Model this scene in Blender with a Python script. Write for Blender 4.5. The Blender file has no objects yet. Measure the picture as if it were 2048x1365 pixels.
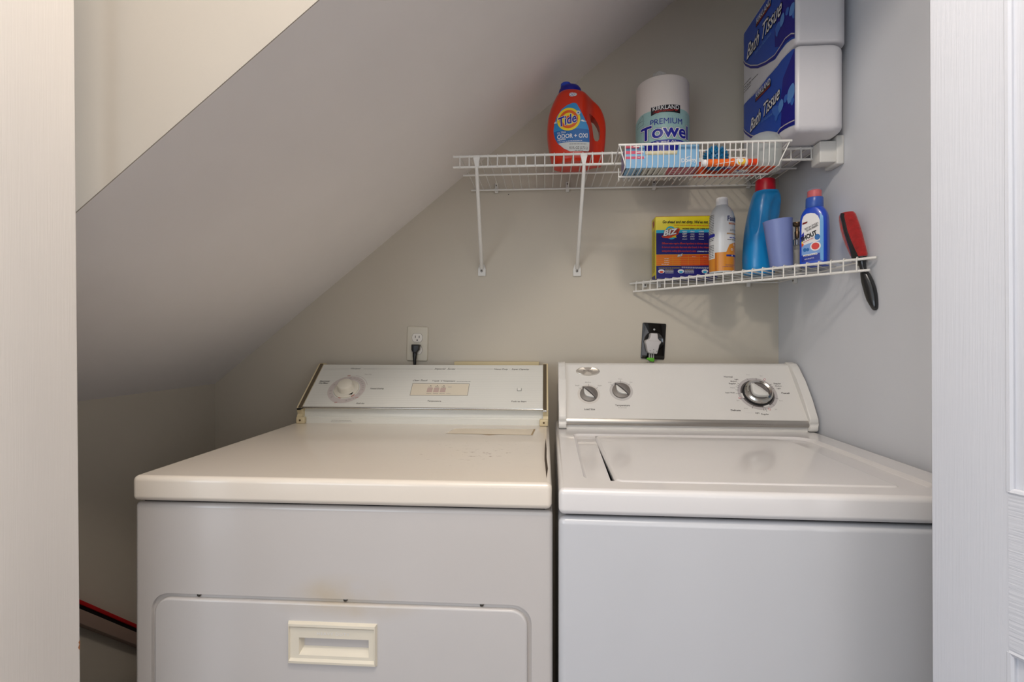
import bpy, bmesh, math, random
from mathutils import Vector, Matrix
random.seed(7)
S = bpy.context.scene
PI = math.pi
# ------------------------------------------------------------------ camera, world, lights
TH = math.atan(66/1000); CT, ST = math.cos(TH), math.sin(TH); ZC = 1.154
cam = bpy.data.cameras.new('camera'); cam.sensor_width = 36; cam.lens = 36*1000/2048; cam.clip_start = .01
co = bpy.data.objects.new('camera', cam); S.collection.objects.link(co)
co.location = (0, 0, ZC); co.rotation_euler = (PI/2, 0, TH); S.camera = co
S.view_settings.view_transform = 'Standard'; S.view_settings.look = 'None'
S.view_settings.gamma = 1; S.view_settings.exposure = 0.0; S.view_settings.use_curve_mapping = False
W = bpy.data.worlds.new('world'); S.world = W; W.use_nodes = True
W.node_tree.nodes['Background'].inputs[0].default_value = (.92, .95, 1, 1)
W.node_tree.nodes['Background'].inputs[1].default_value = .80
def lamp(name, kind, loc, energy, col, size=.1, target=None, sy=None):
    l = bpy.data.lights.new(name, kind); l.energy = energy; l.color = col
    if kind == 'AREA':
        l.size = size
        if sy: l.shape = 'RECTANGLE'; l.size_y = sy
    else: l.shadow_soft_size = size
    o = bpy.data.objects.new(name, l); S.collection.objects.link(o); o.location = loc
    if target: o.rotation_euler = (Vector(target)-Vector(loc)).to_track_quat('-Z', 'Y').to_euler()
    return o
lamp('ceiling_lamp', 'POINT', (.03, .15, 2.27), 22.0, (1, .89, .78), .06)
lamp('window_light', 'AREA', (-1.7, -1.8, 1.15), 20, (.76, .87, 1), 1.6, (.6, 1.2, 1.0), 1.4)
lamp('low_fill_light', 'AREA', (1.1, -1.9, .95), 6, (1, .95, .92), 1.5, (-.3, 1.2, 1.2), 1.5)  # added fill from low right to brighten the sloped ceiling, no real source
lamp('overhead_fill_light', 'AREA', (0, -.1, 2.42), 11, (1, .95, .88), 1.0, (0, .9, .9))  # added overhead fill that brightens the appliance tops, not a second lamp

# ------------------------------------------------------------------ materials
def lin(c):
    c = c/255
    return c/12.92 if c <= .04045 else ((c+.055)/1.055)**2.4
MATS = {}
def mat(name, rgb, rough=.5, metal=0, bump=None, trans=0, alpha=1, coat=0, var=None, ior=None, spec=None, sheen=0):
    if name in MATS: return MATS[name]
    m = bpy.data.materials.new(name); m.use_nodes = True; nt = m.node_tree; b = nt.nodes['Principled BSDF']
    c = (lin(rgb[0]), lin(rgb[1]), lin(rgb[2]), 1)
    b.inputs['Base Color'].default_value = c; b.inputs['Roughness'].default_value = rough
    b.inputs['Metallic'].default_value = metal
    b.inputs['Transmission Weight'].default_value = trans; b.inputs['Alpha'].default_value = alpha
    b.inputs['Coat Weight'].default_value = coat; b.inputs['Sheen Weight'].default_value = sheen
    if ior: b.inputs['IOR'].default_value = ior
    if spec is not None: b.inputs['Specular IOR Level'].default_value = spec
    tc = nt.nodes.new('ShaderNodeTexCoord')
    n = nt.nodes.new('ShaderNodeTexNoise'); n.inputs['Scale'].default_value = (var[1] if var else 6); n.inputs['Detail'].default_value = 4
    nt.links.new(tc.outputs['Object'], n.inputs['Vector'])
    r = nt.nodes.new('ShaderNodeMixRGB'); r.blend_type = 'MULTIPLY'
    k = var[0] if var else .03
    cr = nt.nodes.new('ShaderNodeValToRGB'); cr.color_ramp.elements[0].position = .3; cr.color_ramp.elements[1].position = .7
    cr.color_ramp.elements[0].color = (1-k, 1-k, 1-k, 1); cr.color_ramp.elements[1].color = (1, 1, 1, 1)
    nt.links.new(n.outputs['Fac'], cr.inputs['Fac'])
    r.inputs['Fac'].default_value = 1; r.inputs['Color1'].default_value = c; nt.links.new(cr.outputs['Color'], r.inputs['Color2'])
    nt.links.new(r.outputs['Color'], b.inputs['Base Color'])
    if bump:
        sc, st, dist = bump[:3]
        mp = nt.nodes.new('ShaderNodeMapping'); nt.links.new(tc.outputs['Object'], mp.inputs['Vector'])
        if len(bump) > 3: mp.inputs['Scale'].default_value = bump[3]
        n2 = nt.nodes.new('ShaderNodeTexNoise'); n2.inputs['Scale'].default_value = sc; n2.inputs['Detail'].default_value = 5
        nt.links.new(mp.outputs['Vector'], n2.inputs['Vector'])
        bp = nt.nodes.new('ShaderNodeBump'); bp.inputs['Strength'].default_value = st; bp.inputs['Distance'].default_value = dist
        nt.links.new(n2.outputs['Fac'], bp.inputs['Height']); nt.links.new(bp.outputs['Normal'], b.inputs['Normal'])
    MATS[name] = m
    return m
def stain(m, col, centre, radii, lo, hi, nscale, amount=1.0):
    """a stain of its own shape: noise masked by an ellipsoid in object space"""
    nt = m.node_tree; b = nt.nodes['Principled BSDF']; src = b.inputs['Base Color'].links[0].from_socket
    tc = nt.nodes.new('ShaderNodeTexCoord'); mp = nt.nodes.new('ShaderNodeMapping'); mp.vector_type = 'POINT'
    mp.inputs['Scale'].default_value = [1/r for r in radii]; mp.inputs['Location'].default_value = [-c/r for c, r in zip(centre, radii)]
    nt.links.new(tc.outputs['Object'], mp.inputs['Vector'])
    ln = nt.nodes.new('ShaderNodeVectorMath'); ln.operation = 'LENGTH'; nt.links.new(mp.outputs['Vector'], ln.inputs[0])
    fall = nt.nodes.new('ShaderNodeMapRange'); fall.interpolation_type = 'SMOOTHSTEP'
    fall.inputs['From Min'].default_value = 1; fall.inputs['From Max'].default_value = 0
    nt.links.new(ln.outputs['Value'], fall.inputs['Value'])
    n = nt.nodes.new('ShaderNodeTexNoise'); n.inputs['Scale'].default_value = nscale; n.inputs['Detail'].default_value = 6
    nt.links.new(tc.outputs['Object'], n.inputs['Vector'])
    nr = nt.nodes.new('ShaderNodeMapRange'); nr.inputs['From Min'].default_value = lo; nr.inputs['From Max'].default_value = hi
    nt.links.new(n.outputs['Fac'], nr.inputs['Value'])
    mu = nt.nodes.new('ShaderNodeMath'); mu.operation = 'MULTIPLY'; nt.links.new(fall.outputs['Result'], mu.inputs[0]); nt.links.new(nr.outputs['Result'], mu.inputs[1])
    m2 = nt.nodes.new('ShaderNodeMath'); m2.operation = 'MULTIPLY'; nt.links.new(mu.outputs[0], m2.inputs[0]); m2.inputs[1].default_value = amount
    mx = nt.nodes.new('ShaderNodeMixRGB'); nt.links.new(m2.outputs[0], mx.inputs['Fac']); nt.links.new(src, mx.inputs['Color1'])
    mx.inputs['Color2'].default_value = (lin(col[0]), lin(col[1]), lin(col[2]), 1)
    nt.links.new(mx.outputs['Color'], b.inputs['Base Color'])

# ------------------------------------------------------------------ rays and frames (real surfaces measured in the photo)
def ray(u, v):
    a = (u-1024)/1000; b = -(v-682.5)/1000
    return Vector((-ST+a*CT, CT+a*ST, b))
CAMP = Vector((0, 0, ZC))
def uy(u, v, y): r = ray(u, v); return CAMP + r*(y/r.y)
def uz(u, v, z): r = ray(u, v); return CAMP + r*((z-ZC)/r.z)
class Frame:
    curved = False
    def __init__(s, O, ex, ey):
        s.O = Vector(O); s.ex = Vector(ex).normalized(); s.ey = Vector(ey).normalized(); s.n = s.ex.cross(s.ey)
    def px(s, u, v):
        r = ray(u, v); t = (s.O-CAMP).dot(s.n)/r.dot(s.n); p = CAMP+r*t-s.O
        return (p.dot(s.ex), p.dot(s.ey))
    def map(s, a, b, off=0): return s.O+s.ex*a+s.ey*b+s.n*off
class Cyl:
    curved = True; step = .004
    def __init__(s, cx, cy, z0, r):
        s.c = Vector((cx, cy)); s.z0 = z0; s.r = r
        s.a0 = math.atan2(-cy, -cx); s.d = math.hypot(cx, cy)
    def px(s, u, v):
        r = ray(u, v); d = Vector((r.x, r.y)); A = d.dot(d); B = -2*d.dot(s.c); C = s.c.dot(s.c)-s.r**2
        q = max(B*B-4*A*C, 0); t = (-B-math.sqrt(q))/(2*A); p = CAMP+r*t
        a = math.atan2(p.y-s.c.y, p.x-s.c.x)-s.a0
        a = (a+PI) % (2*PI)-PI
        return (a*s.r, p.z-s.z0)
    def map(s, a, b, off=0):
        t = s.a0+a/s.r
        return Vector((s.c.x+(s.r+off)*math.cos(t), s.c.y+(s.r+off)*math.sin(t), s.z0+b))
class Surf:
    """front of a loft body: (x,z) in the body's own upright frame"""
    curved = True; step = .006
    def __init__(s, O, rot, secs): s.O = Vector(O); s.secs = secs; s.R = Matrix.Rotation(rot, 3, 'Z'); s.y0 = -max(q[3] for q in secs)
    def px(s, u, v):
        ex = s.R @ Vector((1, 0, 0)); f = Frame(s.O+s.R@Vector((0, s.y0*.97, 0)), ex, (0, 0, 1)); return f.px(u, v)
    def map(s, a, b, off=0):
        q = sec_at(s.secs, b); w = min(abs((a-q[1])/q[2]), .995); e = q[4]
        y = -q[3]*(1-w**e)**(1/e)
        return s.O + s.R @ Vector((a, y-off, b))
def sec_at(secs, z):
    if z <= secs[0][0]: return secs[0]
    for p, q in zip(secs, secs[1:]):
        if z <= q[0]:
            k = (z-p[0])/max(q[0]-p[0], 1e-9); return tuple(a+(b-a)*k for a, b in zip(p, q))
    return secs[-1]
def smooth_secs(secs, n=4):
    out = []
    for i in range(len(secs)-1):
        p0 = secs[max(i-1, 0)]; p1 = secs[i]; p2 = secs[i+1]; p3 = secs[min(i+2, len(secs)-1)]
        for k in range(n):
            t = k/n; o = []
            for a, b, c, d in zip(p0, p1, p2, p3):
                o.append(.5*((2*b)+(-a+c)*t+(2*a-5*b+4*c-d)*t*t+(-a+3*b-3*c+d)*t**3))
            out.append(tuple(o))
    out.append(secs[-1]); return out

# ------------------------------------------------------------------ mesh builder
TXT = {}
def text_geo(body, shear=0, offset=0, space=1):
    key = (body, shear, offset, space)
    if key in TXT: return TXT[key]
    c = bpy.data.curves.new('t', 'FONT'); c.body = body; c.shear = shear; c.offset = offset; c.space_character = space
    c.resolution_u = 3; c.fill_mode = 'FRONT'
    o = bpy.data.objects.new('t', c); S.collection.objects.link(o); bpy.context.view_layer.update()
    me = bpy.data.meshes.new_from_object(o.evaluated_get(bpy.context.evaluated_depsgraph_get()))
    vs = [(v.co.x, v.co.y) for v in me.vertices]; fs = [tuple(p.vertices) for p in me.polygons]
    bpy.data.objects.remove(o); bpy.data.meshes.remove(me); bpy.data.curves.remove(c)
    TXT[key] = (vs, fs); return TXT[key]
class MB:
    def __init__(s): s.v = []; s.f = []; s.m = []; s.sm = []; s.mats = []
    def mi(s, m):
        if m not in s.mats: s.mats.append(m)
        return s.mats.index(m)
    def add(s, verts, faces, m, smooth=True, M=None):
        o = len(s.v)
        s.v += [(M @ Vector(p)) if M else Vector(p) for p in verts]
        k = s.mi(m)
        for f in faces: s.f.append([i+o for i in f]); s.m.append(k); s.sm.append(smooth)
        return s
    def bm(s, bm, m, M=None, smooth=True):
        bm.verts.ensure_lookup_table()
        for i, v in enumerate(bm.verts): v.index = i
        s.add([v.co.copy() for v in bm.verts], [[v.index for v in f.verts] for f in bm.faces], m, smooth, M); bm.free(); return s
    def box(s, lo, hi, m, bev=0, seg=3, M=None):
        bm = bmesh.new(); bmesh.ops.create_cube(bm, size=1)
        for v in bm.verts: v.co = Vector([lo[i]+(hi[i]-lo[i])*(v.co[i]+.5) for i in range(3)])
        if bev: bmesh.ops.bevel(bm, geom=bm.edges[:], offset=bev, segments=seg, profile=.5, affect='EDGES', clamp_overlap=True)
        return s.bm(bm, m, M)
    def tube(s, pts, r, m, seg=8, M=None, closed=False):
        pts = [Vector(p) for p in pts]; n = len(pts); rs = r if isinstance(r, (list, tuple)) else [r]*n
        vs = []; fs = []; up = None
        for i, p in enumerate(pts):
            a = pts[(i-1) % n] if (closed or i > 0) else p; b = pts[(i+1) % n] if (closed or i < n-1) else p
            t = (b-a).normalized()
            if up is None: up = Vector((0, 0, 1)) if abs(t.z) < .9 else Vector((1, 0, 0))
            x = t.cross(up).normalized(); y = x.cross(t).normalized(); up = y
            for k in range(seg):
                w = 2*PI*k/seg; vs.append(p+(x*math.cos(w)+y*math.sin(w))*rs[i])
        rng = n if closed else n-1
        for i in range(rng):
            for k in range(seg):
                a = i*seg+k; b = i*seg+(k+1) % seg; c = ((i+1) % n)*seg+(k+1) % seg; d = ((i+1) % n)*seg+k
                fs.append((a, d, c, b))
        if not closed: fs.append(list(range(seg))); fs.append([(n-1)*seg+k for k in range(seg)][::-1])
        return s.add(vs, fs, m, True, M)
    def lathe(s, prof, m, M=None, seg=40, open_=False):
        vs = []; fs = []; n = len(prof)
        for r, z in prof:
            for k in range(seg): w = 2*PI*k/seg; vs.append((r*math.cos(w), r*math.sin(w), z))
        for i in range(n-1):
            for k in range(seg): a = i*seg+k; b = i*seg+(k+1) % seg; fs.append((a, b, b+seg, a+seg))
        if not open_:
            fs.append(list(range(seg))[::-1]); fs.append([(n-1)*seg+k for k in range(seg)])
        return s.add(vs, fs, m, True, M)
    def loft(s, secs, m, M=None, seg=48, dent=None):
        vs = []; fs = []; n = len(secs)
        for q in secs:
            z, cx, hw, hd, e = q[:5]
            for k in range(seg):
                w = 2*PI*k/seg; c, d = math.cos(w), math.sin(w)
                p = Vector((cx+hw*math.copysign(abs(c)**(2/e), c), hd*math.copysign(abs(d)**(2/e), d), z))
                if dent: p = dent(p)
                vs.append(p)
        for i in range(n-1):
            for k in range(seg): a = i*seg+k; b = i*seg+(k+1) % seg; fs.append((a, b, b+seg, a+seg))
        fs.append(list(range(seg))[::-1]); fs.append([(n-1)*seg+k for k in range(seg)])
        return s.add(vs, fs, m, True, M)
    def prism(s, poly, fr, depth, m, off=0):
        """polygon in a frame, extruded backwards by depth"""
        n = len(poly); vs = [fr.map(a, b, off) for a, b in poly]+[fr.map(a, b, off-depth) for a, b in poly]
        fs = [list(range(n)), list(range(n, 2*n))[::-1]]
        for i in range(n): j = (i+1) % n; fs.append((i, i+n, j+n, j))
        return s.add(vs, fs, m, True)
    def flat(s, vs2, fs, fr, m, off):
        if fr.curved:
            bm = bmesh.new(); bv = [bm.verts.new((a, b, 0)) for a, b in vs2]
            for f in fs:
                try: bm.faces.new([bv[i] for i in f])
                except ValueError: pass
            if any(len(f.verts) > 4 for f in bm.faces): bmesh.ops.triangulate(bm, faces=bm.faces[:])
            for ax in (0, 1):
                if ax == 1 and isinstance(fr, Cyl): continue
                lo = min(p[ax] for p in vs2); hi = max(p[ax] for p in vs2); st = max(fr.step, (hi-lo)/40); c = lo+st
                while c < hi:
                    no = (1, 0, 0) if ax == 0 else (0, 1, 0)
                    bmesh.ops.bisect_plane(bm, geom=bm.verts[:]+bm.edges[:]+bm.faces[:], plane_co=(c, c, 0), plane_no=no); c += st
            for i, v in enumerate(bm.verts): v.index = i
            vv = [fr.map(v.co.x, v.co.y, off) for v in bm.verts]; ff = [[v.index for v in f.verts] for f in bm.faces]; bm.free()
            return s.add(vv, ff, m, True)
        return s.add([fr.map(a, b, off) for a, b in vs2], fs, m, False)
    def fill(s, pts, fr, m, off=.0003): return s.flat(pts, [list(range(len(pts)))], fr, m, off)
    def pfill(s, pts, fr, m, off=.0003): return s.fill([fr.px(*p) for p in pts], fr, m, off)
    def rect(s, a, b, fr, m, off=.0003): return s.fill([(a[0], a[1]), (b[0], a[1]), (b[0], b[1]), (a[0], b[1])], fr, m, off)
    def ell(s, c, rx, ry, fr, m, off=.0003, n=36, rot=0):
        cr, sr = math.cos(rot), math.sin(rot)
        return s.fill([(c[0]+rx*math.cos(2*PI*k/n)*cr-ry*math.sin(2*PI*k/n)*sr, c[1]+rx*math.cos(2*PI*k/n)*sr+ry*math.sin(2*PI*k/n)*cr) for k in range(n)], fr, m, off)
    def arc(s, c, r0, r1, a0, a1, fr, m, off=.0003, n=48):
        a0, a1 = math.radians(a0), math.radians(a1); vs = []; fs = []
        for k in range(n+1):
            w = a0+(a1-a0)*k/n
            vs += [(c[0]+r0*math.cos(w), c[1]+r0*math.sin(w)), (c[0]+r1*math.cos(w), c[1]+r1*math.sin(w))]
            if k: fs.append((2*k-2, 2*k-1, 2*k+1, 2*k))
        return s.flat(vs, fs, fr, m, off)
    def line(s, a, b, w, fr, m, off=.0003):
        a = Vector(a); b = Vector(b); d = (b-a).normalized(); n = Vector((-d.y, d.x))*w/2
        return s.fill([tuple(a-n), tuple(b-n), tuple(b+n), tuple(a+n)], fr, m, off)
    def text(s, body, p0, p1, fr, m, off=.0004, shear=0, bold=0, hk=1, space=1, cap=None, ref=None):
        """baseline from p0 to p1 in the frame; hk stretches the height; cap = absolute cap height"""
        vs, fs = text_geo(body, shear, bold, space)
        rv = text_geo(body, shear, ref, space)[0] if ref is not None else vs
        if not vs: return s
        x0 = min(v[0] for v in rv); x1 = max(v[0] for v in rv)
        p0 = Vector(p0); d = Vector(p1)-p0; L = d.length; d = d/L; n = Vector((-d.y, d.x)); k = L/(x1-x0)
        ky = k*hk if cap is None else cap/.7
        return s.flat([tuple(p0+d*((x-x0)*k)+n*(y*ky)) for x, y in vs], fs, fr, m, off)
    def ptext(s, body, a, b, fr, m, off=.0004, **k): return s.text(body, fr.px(*a), fr.px(*b), fr, m, off, **k)
    def dashes(s, a, b, w, fr, m, off=.0004, n=6):
        """unreadable fine print: a row of short bars"""
        a = Vector(a); b = Vector(b); t = 0.0; rnd = random.Random(int((a.x+b.y)*1e5))
        while t < 1:
            l = rnd.uniform(.6, 1.3)/n; e = min(t+l*.82, 1); s.line(tuple(a+(b-a)*t), tuple(a+(b-a)*e), w, fr, m, off); t += l
        return s
    def pdash(s, a, b, w, fr, m, off=.0004, n=6): return s.dashes(fr.px(*a), fr.px(*b), w, fr, m, off, n)
    def ptube(s, *a, **k): return s.tube(*a, **k)
def obj(name, mb, parent=None, wn=False, sharp=38, local=False):
    me = bpy.data.meshes.new(name)
    Mi = parent.matrix_basis.inverted() if (parent and not local) else None
    P = parent
    while P and P.parent and not local: P = P.parent; Mi = Mi @ P.matrix_basis.inverted()
    vs = [tuple(Mi @ v) if Mi else tuple(v) for v in mb.v]
    me.from_pydata(vs, [], mb.f)
    for m in mb.mats: me.materials.append(m)
    for p, k, sm in zip(me.polygons, mb.m, mb.sm): p.material_index = k; p.use_smooth = sm
    me.validate(); me.update()
    me.set_sharp_from_angle(angle=math.radians(sharp))
    o = bpy.data.objects.new(name, me); S.collection.objects.link(o)
    if parent: o.parent = parent
    if wn:
        md = o.modifiers.new('wn', 'WEIGHTED_NORMAL'); md.keep_sharp = True
    return o
def thing(name, label, cat, loc=(0, 0, 0), rz=0, group=None):
    o = bpy.data.objects.new(name, None); S.collection.objects.link(o); o.empty_display_size = .05
    o.matrix_basis = Matrix.Translation(loc) @ Matrix.Rotation(rz, 4, 'Z')
    o['label'] = label; o['category'] = cat
    if group: o['group'] = group
    return o
def tag(o, label, cat, group=None):
    o['label'] = label; o['category'] = cat
    if group: o['group'] = group
    return o
def struct(name, mb, **k): o = obj(name, mb, **k); o['kind'] = 'structure'; return o
def boolean(o, cutter_mb):
    """cut a shape out of a mesh object and keep the result as plain mesh"""
    c = obj('cut', cutter_mb, local=True)
    md = o.modifiers.new('b', 'BOOLEAN'); md.operation = 'DIFFERENCE'; md.solver = 'EXACT'; md.object = c
    mods = [m for m in o.modifiers if m.type == 'WEIGHTED_NORMAL']; had = bool(mods)
    for m in mods: o.modifiers.remove(m)
    bpy.context.view_layer.update(); dg = bpy.context.evaluated_depsgraph_get()
    me = bpy.data.meshes.new_from_object(o.evaluated_get(dg)); old = o.data; nm = o.name
    o.modifiers.clear(); o.data = me; bpy.data.objects.remove(c); bpy.data.meshes.remove(old); me.name = nm
    me.set_sharp_from_angle(angle=math.radians(38))
    if had: md = o.modifiers.new('wn', 'WEIGHTED_NORMAL'); md.keep_sharp = True
    return o
def rrect(x0, y0, x1, y1, r, n=6):
    rs = r if isinstance(r, (list, tuple)) else [r]*4   # bl, br, tr, tl
    out = []
    for (cx, cy, a, q) in ((x0+rs[0], y0+rs[0], 180, rs[0]), (x1-rs[1], y0+rs[1], 270, rs[1]), (x1-rs[2], y1-rs[2], 0, rs[2]), (x0+rs[3], y1-rs[3], 90, rs[3])):
        for k in range(n+1): w = math.radians(a+90*k/n); out.append((cx+q*math.cos(w), cy+q*math.sin(w)))
    return out
def slab(mb, poly, fr, depth, bev, m, off=0, seg=3):
    """polygon slab in a frame with a rounded front edge; front face at off"""
    n = len(poly); cx = sum(p[0] for p in poly)/n; cy = sum(p[1] for p in poly)/n
    def inset(d):
        out = []
        for i in range(n):
            a = Vector(poly[i-1]); b = Vector(poly[i]); c = Vector(poly[(i+1) % n])
            e1 = (b-a).normalized(); e2 = (c-b).normalized(); n1 = Vector((-e1.y, e1.x)); n2 = Vector((-e2.y, e2.x)); q = (n1+n2)
            if q.length < 1e-6: q = n1
            q.normalize(); out.append(tuple(b+q*(d/max(q.dot(n1), .3))))
        return out
    rings = [(0, off-depth)]
    for k in range(seg+1): w = PI/2*k/seg; rings.append((bev*(1-math.cos(w)), off-bev+bev*math.sin(w)))
    vs = []; fs = []
    for d, o in rings: vs += [fr.map(a, b, o) for a, b in (inset(d) if d else poly)]
    for r in range(len(rings)-1):
        for i in range(n): j = (i+1) % n; fs.append((r*n+i, r*n+j, (r+1)*n+j, (r+1)*n+i))
    fs.append(list(range(n))[::-1]); fs.append([(len(rings)-1)*n+i for i in range(n)])
    return mb.add(vs, fs, m, True)
def T(x, y, z): return Matrix.Translation((x, y, z))
def frame_matrix(fr, a, b, off=0):
    """4x4 with local z along the frame's normal"""
    p = fr.map(a, b, off); M = Matrix((fr.ex, fr.ey, fr.n)).transposed().to_4x4(); M.translation = p; return M
# ------------------------------------------------------------------ shared materials
m_wall = mat('wall_paint', (195, 187, 172), .75, bump=(180, .12, .001))
m_wall2 = mat('right_wall_cool_lit', (208, 210, 214), .7, bump=(180, .12, .001))  # same wall paint, cool light on this side put into its colour
m_ceil = mat('ceiling_paint', (236, 232, 229), .8, bump=(160, .10, .001))
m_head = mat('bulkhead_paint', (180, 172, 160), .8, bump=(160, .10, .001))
m_door = mat('door_paint', (210, 204, 197), .42, bump=(9, .2, .0016, (60, 60, 1.2)))
m_rail = mat('door_rail_paint', (210, 204, 197), .42, bump=(9, .5, .0018, (2, 2, 40)))
m_floor = mat('floor_wood', (96, 62, 44), .4, bump=(20, .2, .001), var=(.35, 9))
m_white = mat('white_enamel', (218, 216, 213), .24, coat=.4, spec=.5)
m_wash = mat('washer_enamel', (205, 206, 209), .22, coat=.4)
m_wplast = mat('washer_plastic', (222, 219, 213), .30)
m_cream = mat('cream_plastic', (214, 198, 160), .5)
m_almond = mat('almond_plastic', (226, 218, 200), .42)
m_wire = mat('white_vinyl_wire', (226, 224, 218), .35)
m_clip = mat('white_clip_plastic', (214, 212, 206), .4)
m_chrome = mat('chrome', (205, 203, 198), .18, metal=1)
m_silver = mat('brushed_silver', (176, 172, 166), .32, metal=.9)
m_dark = mat('dark_gap', (22, 19, 17), .8)
m_black = mat('black_plastic', (16, 15, 16), .3)
m_ink = mat('grey_ink', (92, 88, 84), .6)
m_ink2 = mat('faint_ink', (150, 146, 140), .6)
m_kink = mat('black_ink', (18, 16, 20), .5)
m_red = mat('red_ink', (178, 40, 36), .5)
m_whi = mat('white_print', (232, 230, 228), .45)
m_screw = mat('steel_screw', (120, 116, 110), .35, metal=1)

# ------------------------------------------------------------------ room
zs = lambda x: 1.897+.806*x
XR, XL, YB = .722, -1.099, 1.6
b = MB().box((XL-.04, YB, 0), (XR+.04, YB+.04, 2.49), m_wall); wb = struct('wall_back', b)
b = MB().box((XR, .69, 0), (XR+.04, YB, 2.49), m_wall2); struct('wall_right', b)
b = MB().box((XL-.04, .69, 0), (XL, YB, 2.49), m_wall); struct('wall_left', b)
fr = Frame((0, .69, 0), (1, 0, 0), (0, 0, 1))
b = MB()
xt = (2.45-1.897)/.806
b.prism([(XL, zs(XL)), (xt, 2.45), (xt-.06, 2.45), (XL, zs(XL)+.05)], fr, .908, m_ceil, -.002)
b.prism([(xt-.06, 2.45), (XR, 2.45), (XR, 2.49), (xt-.06, 2.49)], fr, .908, m_ceil, -.002)
struct('ceiling', b)
fr = Frame((0, .69, 0), (1, 0, 0), (0, 0, 1))
b = MB(); e_ = .0004
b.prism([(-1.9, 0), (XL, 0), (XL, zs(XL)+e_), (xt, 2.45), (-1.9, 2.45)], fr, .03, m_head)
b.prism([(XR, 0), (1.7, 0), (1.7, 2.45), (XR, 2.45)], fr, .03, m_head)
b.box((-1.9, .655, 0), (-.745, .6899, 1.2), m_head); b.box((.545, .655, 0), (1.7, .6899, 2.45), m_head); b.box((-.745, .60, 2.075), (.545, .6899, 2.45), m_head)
struct('wall_front', b)
b = MB().box((-1.9, -2.6, 2.45), (1.7, .69, 2.49), m_ceil); struct('ceiling.001', b)
b = MB().box((-1.94, -2.6, -.04), (1.74, 1.64, 0), m_floor); struct('floor', b)
b = MB()
c = uy(1017, 389, 1.6); b.tube([c+Vector((0, -.0006, 0)), c+Vector((0, .002, 0))], .0017, m_dark, 10); o = obj('wall_hole_1', b); o['kind'] = 'structure'  # small hole in the back wall, its shade drawn as a dark disc

def leaf(name, O, ex, ey, x0, x1, stile, m_door, m_rail):
    fr = Frame(O, ex, ey); b = MB()
    slab(b, [(x0, -1.14), (x1, -1.14), (x1, .88), (x0, .88)], fr, .034, .0015, m_door)
    d = struct(name, b)
    s0, s1 = (stile, x1-stile) if x1 > .1 else (x0+stile, -stile)
    p = []
    for z0, z1 in ((-.162, .80), (-1.0, -.334)):
        cut = MB(); cut.prism([(s0, z0), (s1, z0), (s1, z1), (s0, z1)], fr, .006, m_door, .001)
        boolean(d, cut); p.append((z0, z1))
    for z0, z1 in p:
        q = MB(); slab(q, [(s0+.028, z0+.028), (s1-.028, z0+.028), (s1-.028, z1-.028), (s0+.028, z1-.028)], fr, .004, .0039, m_door, -.0012)
        for k, (a0, b0, a1, b1) in enumerate(((s0, z0, s1, z0), (s1, z0, s1, z1), (s1, z1, s0, z1), (s0, z1, s0, z0))):
            q.tube([fr.map(a0, b0, -.003), fr.map(a1, b1, -.003)], .004, m_door, 8)
        obj('door_panel', q, d)
    # cross rail with sideways grain
    q = MB(); q.rect((s0, -.330), (s1, -.166), fr, m_rail, .0004)
    o = obj('lock_rail', q, d)
    return d, fr
dl, frl = leaf('door_1', (-.635, .64, ZC), (.375, .927, 0), (-.0073*.375, -.0073*.927, 1), -.40, 0, .086, m_door, m_rail)
dr, frr = leaf('door_2', (.468, .64, ZC), (.375, -.927, 0), (-.0037*.375, .0037*.927, 1), 0, .40, .0745, mat('cool_lit_door_paint', (210, 212, 218), .42, bump=(9, .2, .0016, (60, 60, 1.2))), mat('cool_lit_rail_paint', (210, 212, 218), .42, bump=(9, .5, .0018, (2, 2, 40))))  # same paint as the left leaf, tinted with the cool light it catches
q = MB(); mchip = mat('bare_wood_chip', (150, 95, 55), .8)
q.fill([(-.0003, -.408), (-.002, -.411), (-.001, -.414), (-.0025, -.418), (-.0008, -.422), (-.0003, -.414)], frl, mchip, .0006)
obj('paint_chip', q, dl)

# ------------------------------------------------------------------ dryer
D = thing('dryer', 'off-white front-loading clothes dryer with a rust-scuffed top, left of the washer', 'dryer', (-.358, 1.18, 0))
m_dtop = mat('dryer_enamel_lit', (231, 221, 207), .26, coat=.4)  # cabinet enamel lightened and warmed, light from above put into its colour
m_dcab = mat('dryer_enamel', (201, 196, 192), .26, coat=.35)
m_ddoor = mat('dryer_door_enamel', (203, 199, 196), .28, coat=.35)
Dx, Dy = -.358, 1.18
stain(m_dtop, (120, 84, 54), (-.12-Dx, 1.05-Dy, .917), (.10, .12, .05), .60, .68, 60, .6)
stain(m_dtop, (120, 100, 75), (-.16-Dx, 1.08-Dy, .917), (.22, .25, .05), .64, .74, 70, .35)
stain(m_dcab, (190, 165, 110), (-.345-Dx, .842-Dy, .712), (.12, .05, .05), .3, .7, 12, .55)
stain(m_ddoor, (190, 165, 110), (-.34-Dx, .842-Dy, .70), (.16, .05, .035), .3, .7, 12, .55)
F0 = Frame((0, .842, 0), (1, 0, 0), (0, 0, 1))
b = MB().box((-.728, .842, .02), (.013, 1.52, .868), m_dcab, .008, 3)
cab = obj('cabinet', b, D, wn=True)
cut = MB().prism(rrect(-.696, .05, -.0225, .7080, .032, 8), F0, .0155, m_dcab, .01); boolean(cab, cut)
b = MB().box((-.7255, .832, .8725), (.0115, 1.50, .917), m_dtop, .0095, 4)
b.box((-.715, .85, .862), (.0, 1.49, .8735), m_dark)
top = obj('top_panel', b, D, wn=True)
FT = Frame((0, 0, .917), (1, 0, 0), (0, 1, 0))
q = MB(); ms = mat('yellowed_residue', (239, 227, 206), .5); ms2 = mat('residue_edge', (176, 152, 116), .7)
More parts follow.
